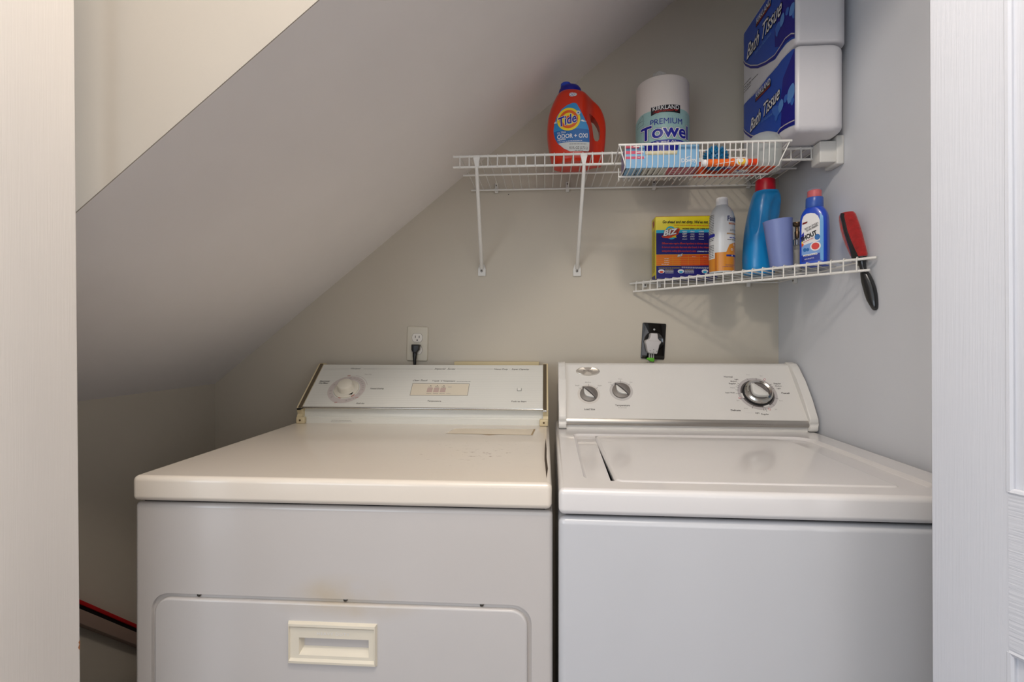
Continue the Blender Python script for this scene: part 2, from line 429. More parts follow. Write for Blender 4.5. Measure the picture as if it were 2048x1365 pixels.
q.fill([(-.243, 1.338), (-.252, 1.266), (-.035, 1.258), (-.030, 1.345)], FT, ms, .0003)
q.line((-.254, 1.2655), (-.036, 1.2575), .0018, FT, ms2, .0004); q.line((-.0335, 1.257), (-.0275, 1.345), .0045, FT, ms2, .0004)
q.fill([(-.16, 1.259), (-.14, 1.247), (-.125, 1.258)], FT, ms2, .0004)
q.fill([(.0015, 1.22), (.0035, 1.10), (.003, 1.02), (.0055, .93), (.0025, .862), (.0005, .95), (-.001, 1.0), (-.0005, 1.1)], FT, mat('dark_scuff', (62, 48, 34), .7), .0003)
obj('scuff_mark', q, top)
b = MB(); slab(b, rrect(-.689, .058, -.0294, .7005, .028, 8), F0, .016, .004, m_ddoor, .003)
door = obj('door', b, D, wn=True)
cut = MB().prism([(-.423, .613), (-.301, .613), (-.301, .642), (-.423, .642)], F0, .03, m_almond, .012); boolean(door, cut)
# pull handle: raised bezel with a scooped pocket
q = MB(); FH = Frame((0, .839, 0), (1, 0, 0), (0, 0, 1))
def bezel(r0, r1, o0, o1):
    a = [(r0[0], r0[1]), (r0[2], r0[1]), (r0[2], r0[3]), (r0[0], r0[3])]; c = [(r1[0], r1[1]), (r1[2], r1[1]), (r1[2], r1[3]), (r1[0], r1[3])]
    q.add([FH.map(*p, o0) for p in a]+[FH.map(*p, o1) for p in c], [(i, (i+1) % 4, 4+(i+1) % 4, 4+i) for i in range(4)], m_almond, False)
R0 = (-.4435, .597, -.2865, .6695); R1 = (-.441, .5995, -.289, .667); R2 = (-.439, .607, -.291, .6595); R3 = (-.4235, .6125, -.3005, .6425)
bezel(R0, R1, 0, .006); bezel(R1, (-.440, .6035, -.290, .663), .006, .0065); bezel((-.440, .6035, -.290, .663), R2, .0065, .003); bezel(R2, R3, .003, .003)
q.add([FH.map(*p) for p in ((R3[0], R3[1], .003), (R3[2], R3[1], .003), (R3[2], R3[3], .003), (R3[0], R3[3], .003), (-.417, .628, -.015), (-.303, .628, -.015), (-.303, .6425, -.015), (-.417, .6425, -.015))],
      [(0, 1, 5, 4), (1, 2, 6, 5), (2, 3, 7, 6), (3, 0, 4, 7), (4, 5, 6, 7)], m_almond, False)
q.text('HEAVY DUTY', (-.391, .6485), (-.334, .6485), FH, m_whi, .0036, cap=.0052, space=1.25)
obj('door_handle', q, door)
for u, v in ((395, 1193.5), (689, 1206), (963, 1217)):
    q = MB(); c = F0.px(u, v); M = frame_matrix(F0, c[0], .7046, -.0056); q.lathe([(.0034, 0), (.0034, .0022), (.002, .0030)], m_screw, M, 14)
    q.box((-.0025, -.0005, .0028), (.0025, .0005, .0034), m_dark, M=M); obj('screw', q, D)
# console
P0, P1 = Vector((0, 1.398, .963)), Vector((0, 1.537, 1.0785))
FP = Frame((0, P0.y, P0.z), (1, 0, 0), P1-P0); PL = (P1-P0).length
FS = Frame((-.700, 0, 0), (0, -1, 0), (0, 0, 1))
def side(pts, x0, x1, m, mb):
    f = Frame((x0, 0, 0), (0, -1, 0), (0, 0, 1)); return mb.prism([(-y, z) for y, z in pts][::-1], f, x1-x0, m)
m_dpan = mat('dryer_console_white', (226, 225, 217), .3)
b = MB(); side([(1.404, .917), (1.404, .931), (1.412, .935), (1.414, .957), (1.403, .961), (1.541, 1.0765), (1.56, 1.074), (1.56, .917)], -.700, .000, m_dpan, b)
b.tube([(-.700, 1.408, .9335), (0, 1.408, .9335)], .003, m_dpan, 8)
FB = Frame((0, 1.404, 0), (1, 0, 0), (0, 0, 1))
b.pdash((663, 841), (702, 841.5), .0009, FB, m_ink2, .0003, 9); b.pdash((662, 844), (704, 844.5), .0009, FB, m_ink2, .0003, 11)
con = obj('console', b, D)
b = MB(); m_str = mat('panel_pinstripe', (217, 215, 208), .4)
slab(b, [(-.697, .002), (-.0058, .002), (-.0058, PL), (-.697, PL)], FP, .004, .001, m_dpan, .002)
for k in range(24): b.line((-.690, .006+k*.0073), (-.004, .006+k*.0073), .0007, FP, m_str, .0022)
Z3 = lambda x, y: (600+x/7.877, 720+y/7.877)
Z4 = lambda x, y: (800+x/6.4, 720+y/6.4)
of = .0026
def pt(s, a, c, Z, m=m_ink, **k): b.ptext(s, Z(*a), Z(*c), FP, m, of, **k)
pt('Whirlpool', (800, 158), (955, 158), Z3, shear=.4, hk=1.1); b.line(FP.px(*Z3(380, 155)), FP.px(*Z3(780, 152)), .0006, FP, m_ink2, of)
b.line(FP.px(*Z3(1000, 152)), FP.px(*Z4(420, 125)), .0006, FP, m_ink2, of); b.line(FP.px(*Z4(725, 124)), FP.px(*Z4(1190, 125)), .0006, FP, m_ink2, of)
pt('Imperial  Series', (440, 133), (710, 135), Z4, shear=.5, hk=1.0)
pt('Heavy Duty  ·  Super Capacity', (1205, 135), (1655, 138), Z4, shear=.25, bold=.01)
pt('More Dry', (1020, 245), (1132, 245), Z3, shear=.2, m=m_ink2); pt('Timed Drying', (1105, 472), (1322, 472), Z3, shear=.2, bold=.01)
pt('Fluff Air', (885, 706), (1018, 708), Z3, shear=.2, bold=.01); pt('Electronic', (312, 356), (470, 356), Z3, shear=.2, bold=.015); pt('Dry Miser', (298, 386), (450, 386), Z3, shear=.2, bold=.015)
pt('Clean Touch', (165, 283), (350, 283), Z4, shear=.6, hk=1.2); pt('7 Cycle · 5 Temperature', (412, 285), (708, 287), Z4, shear=.2, bold=.01)
b.pdash(Z4(725, 284), Z4(910, 286), .0012, FP, m_ink2, of, 6)
m_pad = mat('touch_pad_cream', (222, 212, 192), .45); m_pink = mat('pad_pink', (196, 172, 162), .5); m_band = mat('dial_band_pink', (204, 194, 190), .5)
b.pfill([Z4(128, 463), Z4(865, 466), Z4(890, 314), Z4(165, 310)], FP, m_pad, .0024)
for a, c in (((128, 463), (865, 466)), ((865, 466), (890, 314)), ((890, 314), (165, 310)), ((165, 310), (128, 463))): b.line(FP.px(*Z4(*a)), FP.px(*Z4(*c)), .0009, FP, m_ink, of)
for x, t, t2 in ((372, 'Low', 'Delicate'), (455, 'Med', 'Casual'), (540, 'High', 'Normal')):
    b.pfill([Z4(x-32, 425), Z4(x+38, 425), Z4(x+52, 365), Z4(x-16, 365)], FP, m_pink, of)
    b.ell(FP.px(*Z4(x+24, 340)), .0016, .0014, FP, m_ink, of)
    b.ptext(t, Z4(x-4, 361), Z4(x+38, 361), FP, m_ink, of); b.ptext(t2, Z4(x-34, 447), Z4(x+30, 447), FP, m_red if 0 else m_ink, of)
b.pdash(Z4(618, 358), Z4(662, 358), .0014, FP, m_ink2, of, 2); b.pdash(Z4(595, 446), Z4(648, 446), .0014, FP, m_ink2, of, 2)
pt('Temperature', (350, 543), (525, 545), Z4, shear=.15, bold=.015); pt('Push to Start', (1428, 549), (1618, 552), Z4, bold=.015)
c = FP.px(*Z3(737, 474)); Rr = (FP.px(*Z3(1060, 400))[0]-FP.px(*Z3(415, 560))[0])/2
b.arc(c, Rr*.72, Rr, 0, 360, FP, m_band, .0024, 72)
b.arc(c, Rr*1.07, Rr*1.10, 18, 80, FP, m_band, .0024)
for a, t in ((85, '80'), (70, '70'), (57, '60'), (45, '50'), (33, '40'), (22, '30'), (10, '25'), (0, '20'), (-10, '15'), (-32, '10'), (-82, '5'), (-70, '10'), (-58, '15'), (150, '3'), (180, '2'), (196, '1'), (215, '5')):
    w = math.radians(a+8); p = (c[0]+Rr*.86*math.cos(w)-.004, c[1]+Rr*.86*math.sin(w)-.0018); b.text(t, p, (p[0]+.0075, p[1]), FP, m_ink2, of, shear=.3, cap=.004)
for x, y in ((750, 268), (537, 690), (872, 612)): b.ptext('OFF', Z3(x, y), Z3(x+48, y), FP, m_red, of, bold=.01)
b.arc(c, Rr*.66, Rr*.69, -112, -100, FP, m_red, of, 8); b.arc(c, Rr*.66, Rr*.70, -52, -36, FP, m_red, of, 8)
pan = obj('control_panel', b, con)
M = frame_matrix(FP, c[0], c[1], .002); m_knob = mat('knob_cream', (226, 220, 205), .38)
q = MB(); q.lathe([(Rr*.66, 0), (Rr*.66, .003), (Rr*.62, .0045), (Rr*.45, .006), (.0235, .008), (.0225, .018), (.021, .0235), (.019, .025)], m_knob, M, 56)
w = math.radians(-48); pp = M @ Vector((Rr*.55*math.cos(w), Rr*.55*math.sin(w), .0058)); fk = Frame(pp, FP.ex, FP.ey)
q.fill([(.006, -.004), (.006, .006), (-.004, -.005)], fk, m_kink, .0009)
obj('timer_knob', q, con)
q = MB(); p = FP.px(*Z4(1528, 388)); fb = FP
slab(q, rrect(p[0]-.0055, p[1]-.0055, p[0]+.0055, p[1]+.0055, .001, 2), FP, .003, .0008, m_dpan, .0045)
for a, d in (((-.006, .004), (-.006, -.006)), ((.006, .004), (.006, -.006)), ((-.006, -.006), (.006, -.006))): q.line((p[0]+a[0], p[1]+a[1]), (p[0]+d[0], p[1]+d[1]), .001, FP, m_ink, .0028)
obj('start_button', q, con)
q = MB().tube([(-.700, 1.3985, .9625), (.0, 1.3985, .9625)], .003, m_chrome, 10); obj('chrome_trim', q, con)
m_brown = mat('cap_inlay', (92, 80, 62), .35)
for x0, x1, s in ((-.7125, -.6975, 0), (-.0055, .0090, 1)):
    q = MB(); side([(1.393, .917), (1.393, .934), (1.400, .944), (1.396, .953), (1.394, .961), (1.3965, .9652), (1.5345, 1.0805), (1.545, 1.084), (1.562, 1.080), (1.562, .917)], x0, x1, m_cream, q)
    xa, xb = ((-.7080, -.6975) if s == 0 else (-.0055, .0045))
    q.fill([(xa, -.004), (xb, -.004), (xb, PL+.002), (xa, PL+.002)], FP, m_brown, .0035)
    q.box((xa, 1.385, .957), (xb, 1.402, .962), m_chrome if s else m_black, .001)
    ta, tb = ((x0, x1+.010) if s == 0 else (x0-.010, x1))
    q.box((ta, 1.388, .917), (tb, 1.403, .936), m_cream, .003)
    cc = Frame((0, 1.388, 0), (1, 0, 0), (0, 0, 1)); q.lathe([(.0028, 0), (.0028, .001), (.0015, .0016)], mat('rusty_screw', (100, 80, 55), .6, metal=.6), frame_matrix(cc, (ta+tb)/2, .927, 0), 12)
    obj('end_cap', q, con)

# ------------------------------------------------------------------ washer
WM = Matrix.Translation((.022, .815, 0)) @ Matrix.Rotation(math.radians(-.7), 4, 'Z')
Wt = thing('washing_machine', 'white top-loading washing machine with three console knobs, right of the dryer', 'washing machine', (.022, .815, 0), math.radians(-.7))
def lf(O, ex, ey): return Frame(WM @ Vector(O), WM.to_3x3() @ Vector(ex), WM.to_3x3() @ Vector(ey))
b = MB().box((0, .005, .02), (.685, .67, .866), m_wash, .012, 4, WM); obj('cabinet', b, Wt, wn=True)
m_wtop = mat('washer_enamel_lit', (228, 225, 223), .2, coat=.4)  # same enamel as the cabinet, lighter to carry the light on the top
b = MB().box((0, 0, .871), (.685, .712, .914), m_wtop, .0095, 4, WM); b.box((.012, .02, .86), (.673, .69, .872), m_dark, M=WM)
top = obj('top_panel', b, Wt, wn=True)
LT = lf((0, 0, .914), (1, 0, 0), (0, 1, 0))
cut = MB(); rings = [(-.006, .006), (0, .0006), (.002, -.0012), (.006, -.0055), (.010, -.0070)]; R4 = [.03, .03, .05, .02]; vs = []
for d, o_ in rings: vs += [LT.map(a, c, o_) for a, c in rrect(.044+d, .052+d, .628-d, .49-d, [max(r-d, .004) for r in R4], 8)]
n = len(vs)//len(rings)
cut.add(vs, [list(range(n))]+[(i*n+(k+1) % n, i*n+k, (i+1)*n+k, (i+1)*n+(k+1) % n) for i in range(len(rings)-1) for k in range(n)]+[[(len(rings)-1)*n+k for k in range(n)][::-1]], m_wtop)
boolean(top, cut)
cut = MB().prism([(.0925, .066), (.098, .066), (.1045, .452), (.0985, .452)], LT, .03, m_dark, .004); boolean(top, cut)
b = MB(); slab(b, rrect(.0975, .046, .560, .452, [.016, .012, .05, .010], 8), LT, .012, .007, m_wtop, .0022, 5)
obj('lid', b, Wt, wn=True)
b = MB(); b.box((.0985, .440, .905), (.1045, .456, .9145), m_silver, .001, M=WM); obj('hinge', b, Wt)
wy0, wz0, wy1, wz1 = .557, .9435, .670, 1.0835
FW = lf((0, wy0, wz0), (1, 0, 0), (0, wy1-wy0, wz1-wz0)); WL = math.hypot(wy1-wy0, wz1-wz0)
def wside(pts, x0, x1, m, mb, bev=0):
    f = lf((x0, 0, 0), (0, -1, 0), (0, 0, 1)); return mb.prism([(-y, z) for y, z in pts][::-1], f, x1-x0, m)
XA, XB = .0295, .6625
b = MB(); wside([(.560, .914), (.560, .925), (wy0+.001, .9265), (wy0, wz0), (wy1, wz1), (.680, 1.0885), (.695, 1.0885), (.708, 1.08), (.708, .914)], XA, XB, m_wplast, b)
con = obj('console', b, Wt)
b = MB(); of = .0005
b.prism([(XA+.0003, .0005), (XB-.0003, .0005), (XB-.0003, WL-.0005), (XA+.0003, WL-.0005)], FW, .002, m_wplast, .0002)
Z7 = lambda x, y: (1110+x/8.53, 720+y/8.53)
Z6 = lambda x, y: (1420+x/8.53, 720+y/8.53)
def wt(s, a, c, Z, m=m_ink, **k): b.ptext(s, Z(*a), Z(*c), FW, m, of, **k)
wt('Load Size', (500, 858), (682, 860), Z7, bold=.02); wt('Temperature', (1028, 792), (1277, 794), Z7, bold=.02); wt('all cold rinses', (1080, 826), (1222, 828), Z7, m=m_ink2)
for t, x0, x1, y in (('Small', 345, 412, 450), ('Medium', 515, 615, 393), ('Super', 730, 800, 450), ('Cold', 905, 960, 395), ('Warm', 1076, 1145, 338), ('Hot', 1275, 1320, 392)): wt(t, (x0, y), (x1, y), Z7, m=m_ink2, bold=.01)
cd = FW.px(*Z6(808, 580)); RD = (FW.px(*Z6(1160, 640))[0]-FW.px(*Z6(458, 520))[0])/2
m_band2 = mat('dial_band_grey', (188, 182, 180), .5); m_dk = mat('dial_dark_arc', (92, 86, 84), .5); m_lt = mat('dial_ring_grey', (196, 192, 188), .5)
b.arc(cd, RD*.84, RD, 0, 360, FW, m_band2, .0004, 72)
b.arc(cd, RD*.72, RD*.85, 68, 178, FW, m_dk, .0006); b.arc(cd, RD*.72, RD*.85, -58, 30, FW, m_dk, .0006); b.arc(cd, RD*.72, RD*.85, -160, -82, FW, m_dk, .0006)
for a, r0, r1 in ((150, .95, 1.1), (143, .95, 1.1), (157, .95, 1.1), (168, .95, 1.1), (181, .88, 1.12), (108, .85, 1.02), (80, .85, 1.02), (35, .8, 1.08), (26, .85, 1.0), (20, .85, 1.0), (-18, .85, 1.05), (-48, .85, 1.0), (-80, .82, 1.12), (-86, .85, 1.05), (-118, .85, 1.05), (-160, .88, 1.05)):
    w = math.radians(a); b.line((cd[0]+RD*r0*math.cos(w), cd[1]+RD*r0*math.sin(w)), (cd[0]+RD*r1*math.cos(w), cd[1]+RD*r1*math.sin(w)), .0009, FW, m_ink, .0008)
for x, y, a in ((930, 340, 60), (508, 652, 200), (1012, 845, -60)):
    p = FW.px(*Z6(x, y)); w = math.radians(a); b.ell(p, .0042, .0024, FW, m_red, .0008, 20, w); b.ell(p, .0032, .0014, FW, m_whi, .0010, 20, w)
wt('Normal', (240, 304), (385, 306), Z6, bold=.02); wt('Delicate', (358, 878), (525, 880), Z6, bold=.03); wt('Casual', (1220, 585), (1358, 587), Z6, bold=.03)
for t, x0, x1, y, m in (('Light', 420, 485, 345, 1), ('Medium', 352, 455, 377, 1), ('Regular', 325, 445, 417, 1), ('Heavy', 348, 430, 487, 2), ('Super Wash', 262, 422, 572, 1), ('Rinse', 625, 680, 265, 2), ('Spin', 850, 893, 283, 2),
                        ('Regular', 1090, 1212, 418, 1), ('Medium', 1115, 1222, 458, 1), ('Light', 1140, 1210, 498, 1), ('Rinse', 1182, 1240, 707, 2), ('Spin', 1105, 1145, 852, 2), ('Regular', 880, 1008, 942, 1), ('Light', 772, 845, 918, 1), ('Rinse', 583, 645, 838, 2), ('Spin', 455, 500, 704, 2)):
    b.ptext(t, Z6(x0, y), Z6(x1, y+1), FW, m_ink if m == 1 else m_ink2, of, bold=.015 if m == 1 else 0)
k1 = FW.px(*Z7(577, 590)); k2 = FW.px(*Z7(1130, 532))
for kc, x, y in ((k1, 385, 600), (k2, 932, 545)):
    r = kc[0]-FW.px(*Z7(x, y))[0]; b.arc(kc, r*.7, r, 0, 360, FW, m_lt if kc is k2 else mat('ring_pale', (212, 206, 198), .5), .0004, 56)
    for a in (142, 88, 42): w = math.radians(a); b.line((kc[0]+r*.85*math.cos(w), kc[1]+r*.85*math.sin(w)), (kc[0]+r*1.12*math.cos(w), kc[1]+r*1.12*math.sin(w)), .0007, FW, m_ink, .0008)
obj('control_panel', b, con)
m_kg = mat('knob_grey', (122, 116, 110), .4); m_kd = mat('knob_dark_grey', (112, 106, 102), .35); m_kw = mat('knob_inlay', (214, 212, 206), .35)
def lens(cx, cy, L, w0, w1, rot, n=12):
    out = []
    for k in range(n+1): t = k/n; out.append((L*(2*t-1), -w0*math.sin(PI*t)))
    for k in range(1, n): t = 1-k/n; out.append((L*(2*t-1), w1*math.sin(PI*t)))
    c, s = math.cos(rot), math.sin(rot); return [(cx+x*c-y*s, cy+x*s+y*c) for x, y in out]
for kc, x, y in ((k1, 425, 600), (k2, 975, 535)):
    r = kc[0]-FW.px(*Z7(x, y))[0]; q = MB(); M = frame_matrix(FW, kc[0], kc[1])
    q.lathe([(r, 0), (r*.98, .004), (r*.9, .005)], m_kg, M, 40)
    rot = math.radians(-47)
    slab(q, lens(kc[0]+.0*r, kc[1], r*1.02, -r*.10, r*.66, rot), FW, .010, .002, m_kd, .014)
    slab(q, lens(kc[0], kc[1], r*.80, r*.50, r*.02, rot), FW, .006, .001, m_kw, .011)
    q.line((kc[0]-r*.95, kc[1]+r*.85), (kc[0]-r*.62, kc[1]+r*.80), .001, FW, m_whi, .0185)
    obj('control_knob', q, con)
q = MB(); M = frame_matrix(FW, cd[0], cd[1]); R = RD
q.lathe([(R*.76, 0), (R*.76, .004), (R*.74, .006)], m_kink, M, 64)
q.lathe([(R*.72, .002), (R*.70, .014), (R*.62, .018), (R*.52, .016), (R*.50, .012)], m_chrome, M, 64)
q.lathe([(R*.50, .008), (R*.50, .013)], m_kd, M, 48)
rot = math.radians(-47)
slab(q, lens(cd[0], cd[1], R*.52, R*.45, R*.06, rot, 16), FW, .012, .003, m_kw, .027)
slab(q, lens(cd[0], cd[1], R*.5, -R*.03, R*.13, rot, 16), FW, .012, .003, m_kw, .025)
q.ell((cd[0]-R*.58, cd[1]-R*.12), .0013, .0013, FW, m_kink, .019)
obj('cycle_knob', q, con)
q = MB(); M = frame_matrix(FW, *FW.px(*Z7(560, 200))); M = M @ Matrix.Diagonal((1, .45, 1, 1))
q.lathe([(.0345, 0), (.034, .002), (.031, .0035), (.029, .0028), (.0, .0034)], mat('badge_silver', (214, 208, 198), .36, metal=.7), M, 48)
f2 = Frame(FW.map(0, 0, .0045), FW.ex, FW.ey); q.ptext('Whirlpool', Z7(485, 196), Z7(648, 198), f2, m_ink, 0, shear=.4, hk=1.2)
obj('badge', q, con)
q = MB()
pr = [(.560, .925), (.5535, .9265), (.551, .931), (.5515, .937), (.5565, .9437), (.564, .9437), (.564, .925)]
wside(pr, XA, XB, m_silver, q); fs2 = lf((0, .5512, 0), (1, 0, 0), (0, 0, 1)); q.pdash((1511, 849), (1546, 850.5), .0011, fs2, m_ink2, .0004, 7)
obj('silver_trim', q, con)
for x0, x1 in ((.0085, XA), (XB, .6845)):
    q = MB(); wside([(.552, .9155), (.5475, .921), (.5475, .929), (.552, .934), (.5475, .941), (.5475, .949), (.575, .99), (.617, 1.045), (.650, 1.080), (.664, 1.0895), (.690, 1.0925), (.712, 1.082), (.712, .9155)], x0, x1, m_wplast, q)
    bm = bmesh.new(); vs = [bm.verts.new(v) for v in q.v]
    for f in q.f: bm.faces.new([vs[i] for i in f])
    bmesh.ops.bevel(bm, geom=bm.edges[:], offset=.0028, segments=3, profile=.5, affect='EDGES', clamp_overlap=True)
    q = MB().bm(bm, m_wplast); obj('end_cap', q, con)

# ------------------------------------------------------------------ leaning bar in the left gap
B = thing('leaning_bar', 'long flat bar with a red top edge leaning in the gap left of dryer', 'bar', (-1.08, 1.3, .03))
fb = Frame((-1.072, 1.108, .536), (0, .735, -.678), (0, .678, .735))
b = MB(); slab(b, [(-.25, -.040), (.60, -.040), (.60, -.0145), (-.25, -.0145)], fb, .024, .002, mat('bar_taupe', (150, 128, 116), .5)); obj('bar_body', b, B)
b = MB(); b.prism([(-.25, -.0145), (.60, -.0145), (.60, -.007), (-.25, -.007)], fb, .020, m_black, -.003); obj('groove', b, B)
b = MB(); slab(b, [(-.25, -.007), (.60, -.007), (.60, .001), (-.25, .001)], fb, .022, .002, mat('bar_red', (176, 22, 26), .4), .001); obj('red_edge', b, B)

# ------------------------------------------------------------------ outlets, plugs
def orot(u, v, deg, y=1.6):
    c = uy(u, v, y); a = math.radians(deg); return Frame(c, (math.cos(a), 0, math.sin(a)), (-math.sin(a), 0, math.cos(a)))
fo = orot(835.2, 688, -1.6)
t = thing('wall_outlet', 'white duplex wall outlet plate above the dryer, with its upper socket free', 'outlet', fo.map(0, 0))
b = MB(); mo = mat('outlet_white', (204, 197, 180), .4)
slab(b, rrect(-.035, -.0565, .035, .0565, .0062, 4), fo, .006, .0045, mo, .006, 4); obj('cover_plate', b, t)
for h in (.0195, -.0195):
    b = MB(); pts = []
    for k in range(40):
        w = 2*PI*k/40; pts.append((.0172*math.cos(w), h+max(-.0135, min(.0135, .0172*math.sin(w)))))
    b.fill([(p[0]*1.05, h+(p[1]-h)*1.06) for p in pts], fo, mat('outlet_seam', (120, 112, 98), .6), .0062)
    b.fill(pts, fo, mat('socket_white', (222, 216, 206), .35), .0066)
    for sx in (-.0062, .0062): b.rect((sx-.0011, h-.001), (sx+.0011, h+.0065), fo, m_kink, .0069)
    b.ell((0, h-.0078), .0022, .0022, fo, m_kink, .0069); obj('socket', b, t)
t = thing('power_plug', 'black power plug and cord in the lower socket above the dryer', 'plug', fo.map(-.003, -.02, .008))
b = MB(); slab(b, [(-.0135, -.020), (-.010, -.026), (-.007, -.030), (.002, -.030), (.005, -.026), (.0105, -.019), (.0125, -.0035), (.011, -.0025), (-.0125, -.0025), (-.014, -.0035)], fo, .018, .003, m_black, .027); obj('plug_body', b, t)
b = MB().tube([fo.map(-.003, -.024, .016), fo.map(-.004, -.040, .017), fo.map(-.0035, -.053, .017), fo.map(-.003, -.075, .016), fo.map(-.003, -.16, .012)], [.008, .0068, .0052, .0048, .0045], m_black, 12); obj('cord', b, t)
fo = orot(1306.5, 682.6, -3.2)
t = thing('appliance_outlet', 'glossy black appliance outlet plate on the wall above the washer', 'outlet', fo.map(0, 0))
b = MB(); mgb = mat('gloss_black', (14, 12, 12), .12, coat=.6); slab(b, rrect(-.0365, -.0565, .0365, .0565, .004, 4), fo, .006, .0025, mgb, .006, 4)
obj('cover_plate', b, t)
b = MB(); b.lathe([(.031, 0), (.031, .003), (.029, .0055), (.027, .004)], mgb, frame_matrix(fo, .001, .0, .004), 48); obj('socket', b, t)
b = MB(); b.lathe([(.003, 0), (.003, .0015), (.001, .002)], m_chrome, frame_matrix(fo, 0, .036, .0055), 14); obj('screw', b, t)
t = thing('power_plug', 'pale grey three-wire plug with a green tie in the black outlet', 'plug', fo.map(0, 0, .01))
Zp = lambda x, y: fo2.px(1250+x/11.375, 630+y/11.375)
fo2 = Frame(fo.map(0, 0, .034), fo.ex, fo.ey); mpl = mat('plug_grey', (192, 188, 186), .45)
pts = [(560, 882), (530, 862), (510, 820), (490, 690), (468, 625), (480, 580), (550, 555), (578, 510), (588, 440), (610, 415), (740, 425), (752, 450), (758, 545), (785, 580), (832, 612), (822, 650), (790, 690), (748, 870), (730, 895)]
b = MB(); slab(b, [Zp(*p) for p in pts][::-1], fo2, .026, .004, mpl, 0, 4)
b.line(Zp(520, 590), Zp(790, 600), .0008, fo2, m_ink2, .0003)
for x, y in ((570, 820), (652, 795), (645, 848), (725, 832)): b.ell(Zp(x, y), .0011, .0012, fo2, m_kink, .0004, 12)
obj('plug_body', b, t)
mcw = mat('cord_grey', (170, 164, 158), .5)
for i, x in enumerate((578, 625, 672)):
    p = [Zp(x, 870), Zp(x-6, 960), Zp(x-10-(i == 0)*4, 1060), Zp(x-25+(i == 2)*20, 1130), Zp(x-30, 1700)]
    b = MB().tube([fo2.map(a, c, -.012) for a, c in p], .0019, mcw, 8); obj('wire', b, t)
b = MB(); mg = mat('green_tie', (92, 176, 40), .5)
p = [Zp(535, 975), Zp(680, 985), Zp(676, 1075), Zp(600, 1068), Zp(540, 1035), Zp(500, 1018)]
slab(b, p[::-1], fo2, .010, .0015, mg, -.006); obj('green_tie', b, t)
b = MB().box((-.288, 1.572, .93), (-.018, 1.599, 1.0885), mat('beige_plastic', (196, 180, 140), .5), .002, 2)
tag(obj('wall_box', b), 'beige plastic panel on the wall just peeking above the dryer console', 'panel')
# ------------------------------------------------------------------ upper wire shelf
ZS = 1.641                                   # deck height
t = thing('wire_shelf', 'long white wire shelf high on the back wall, held by two slanting braces', 'shelf', (.23, 1.45, ZS))
SX0, SX1 = -.236, .700
b = MB()
x = -.222
while x < SX1-.01:
    b.tube([(x, 1.594, ZS), (x, 1.300, ZS), (x, 1.2955, ZS-.003), (x, 1.2945, ZS-.034)], .0016, m_wire, 6); x += .0246
obj('wire_deck', b, t)
for nm, y, z, x0, r in (('front_rail', 1.298, ZS-.0045, SX0-.004, .0032), ('lip_rail', 1.298, ZS-.032, SX0-.004, .0032), ('middle_rail', 1.445, ZS-.0045, SX0-.002, .0028), ('back_rail', 1.590, ZS-.0045, SX0+.0, .0030)):
    obj(nm, MB().tube([(x0, y, z), (SX1, y, z)], r, m_wire, 10), t)
fw = Frame((0, 1.6, 0), (1, 0, 0), (0, 0, 1))
for u, v in ((993, 373), (1135, 370), (1308, 369), (1497, 369)):
    c = uy(u, v, 1.59); q = MB(); q.box((c.x-.0055, 1.590, ZS-.014), (c.x+.0055, 1.5995, ZS+.018), m_clip, .002, 2)
    q.tube([(c.x-.0055, 1.590, ZS-.0045), (c.x+.0055, 1.590, ZS-.0045)], .0062, m_clip, 12)
    q.lathe([(.0026, 0), (.0026, .001), (.001, .0014)], m_screw, frame_matrix(Frame((0, 1.590, 0), (1, 0, 0), (0, 0, 1)), c.x, ZS+.010, 0), 12)
    obj('wall_clip', q, t)
for xt, (u, v) in ((-.178, (964, 541)), (.100, (1154, 541))):
    c = uy(u, v, 1.598); q = MB()
    q.tube([(xt, 1.296, ZS-.034), (xt, 1.300, ZS-.048), (c.x, 1.592, c.z+.006)], [.0040, .0048, .0060], m_wire, 12)
    q.box((xt-.009, 1.2925, ZS-.013), (xt+.009, 1.2965, ZS-.003), m_wire, .0018, 2)
    q.add([(xt-.0085, 1.293, ZS-.010), (xt+.0085, 1.293, ZS-.010), (xt+.0038, 1.294, ZS-.032), (xt-.0038, 1.294, ZS-.032), (xt-.0085, 1.297, ZS-.010), (xt+.0085, 1.297, ZS-.010), (xt+.0038, 1.300, ZS-.032), (xt-.0038, 1.300, ZS-.032)],
          [(3, 2, 1, 0), (4, 5, 6, 7), (0, 1, 5, 4), (1, 2, 6, 5), (2, 3, 7, 6), (3, 0, 4, 7)], m_wire)
    br = obj('brace', q, t)
    q = MB(); slab(q, [(c.x-.0125, c.z-.019), (c.x+.0125, c.z-.019), (c.x+.0128, c.z+.003), (c.x+.008, c.z+.018), (c.x-.008, c.z+.018), (c.x-.0128, c.z+.003)], fw, .006, .0015, m_clip, .0065)
    pl = obj('foot_plate', q, br)
    q = MB(); q.lathe([(.0042, 0), (.0042, .001), (.0015, .0018)], m_screw, frame_matrix(fw, c.x-.0005, c.z-.003, .0065), 16); q.line((c.x-.003, c.z-.003), (c.x+.002, c.z-.003), .0007, fw, m_dark, .0086); obj('screw', q, br)
q = MB(); q.box((.667, 1.262, ZS-.052), (.712, 1.304, ZS+.0), m_clip, .003, 3); q.box((.704, 1.258, ZS-.058), (.7215, 1.312, ZS+.012), m_clip, .003, 3)
obj('end_bracket', q, t)
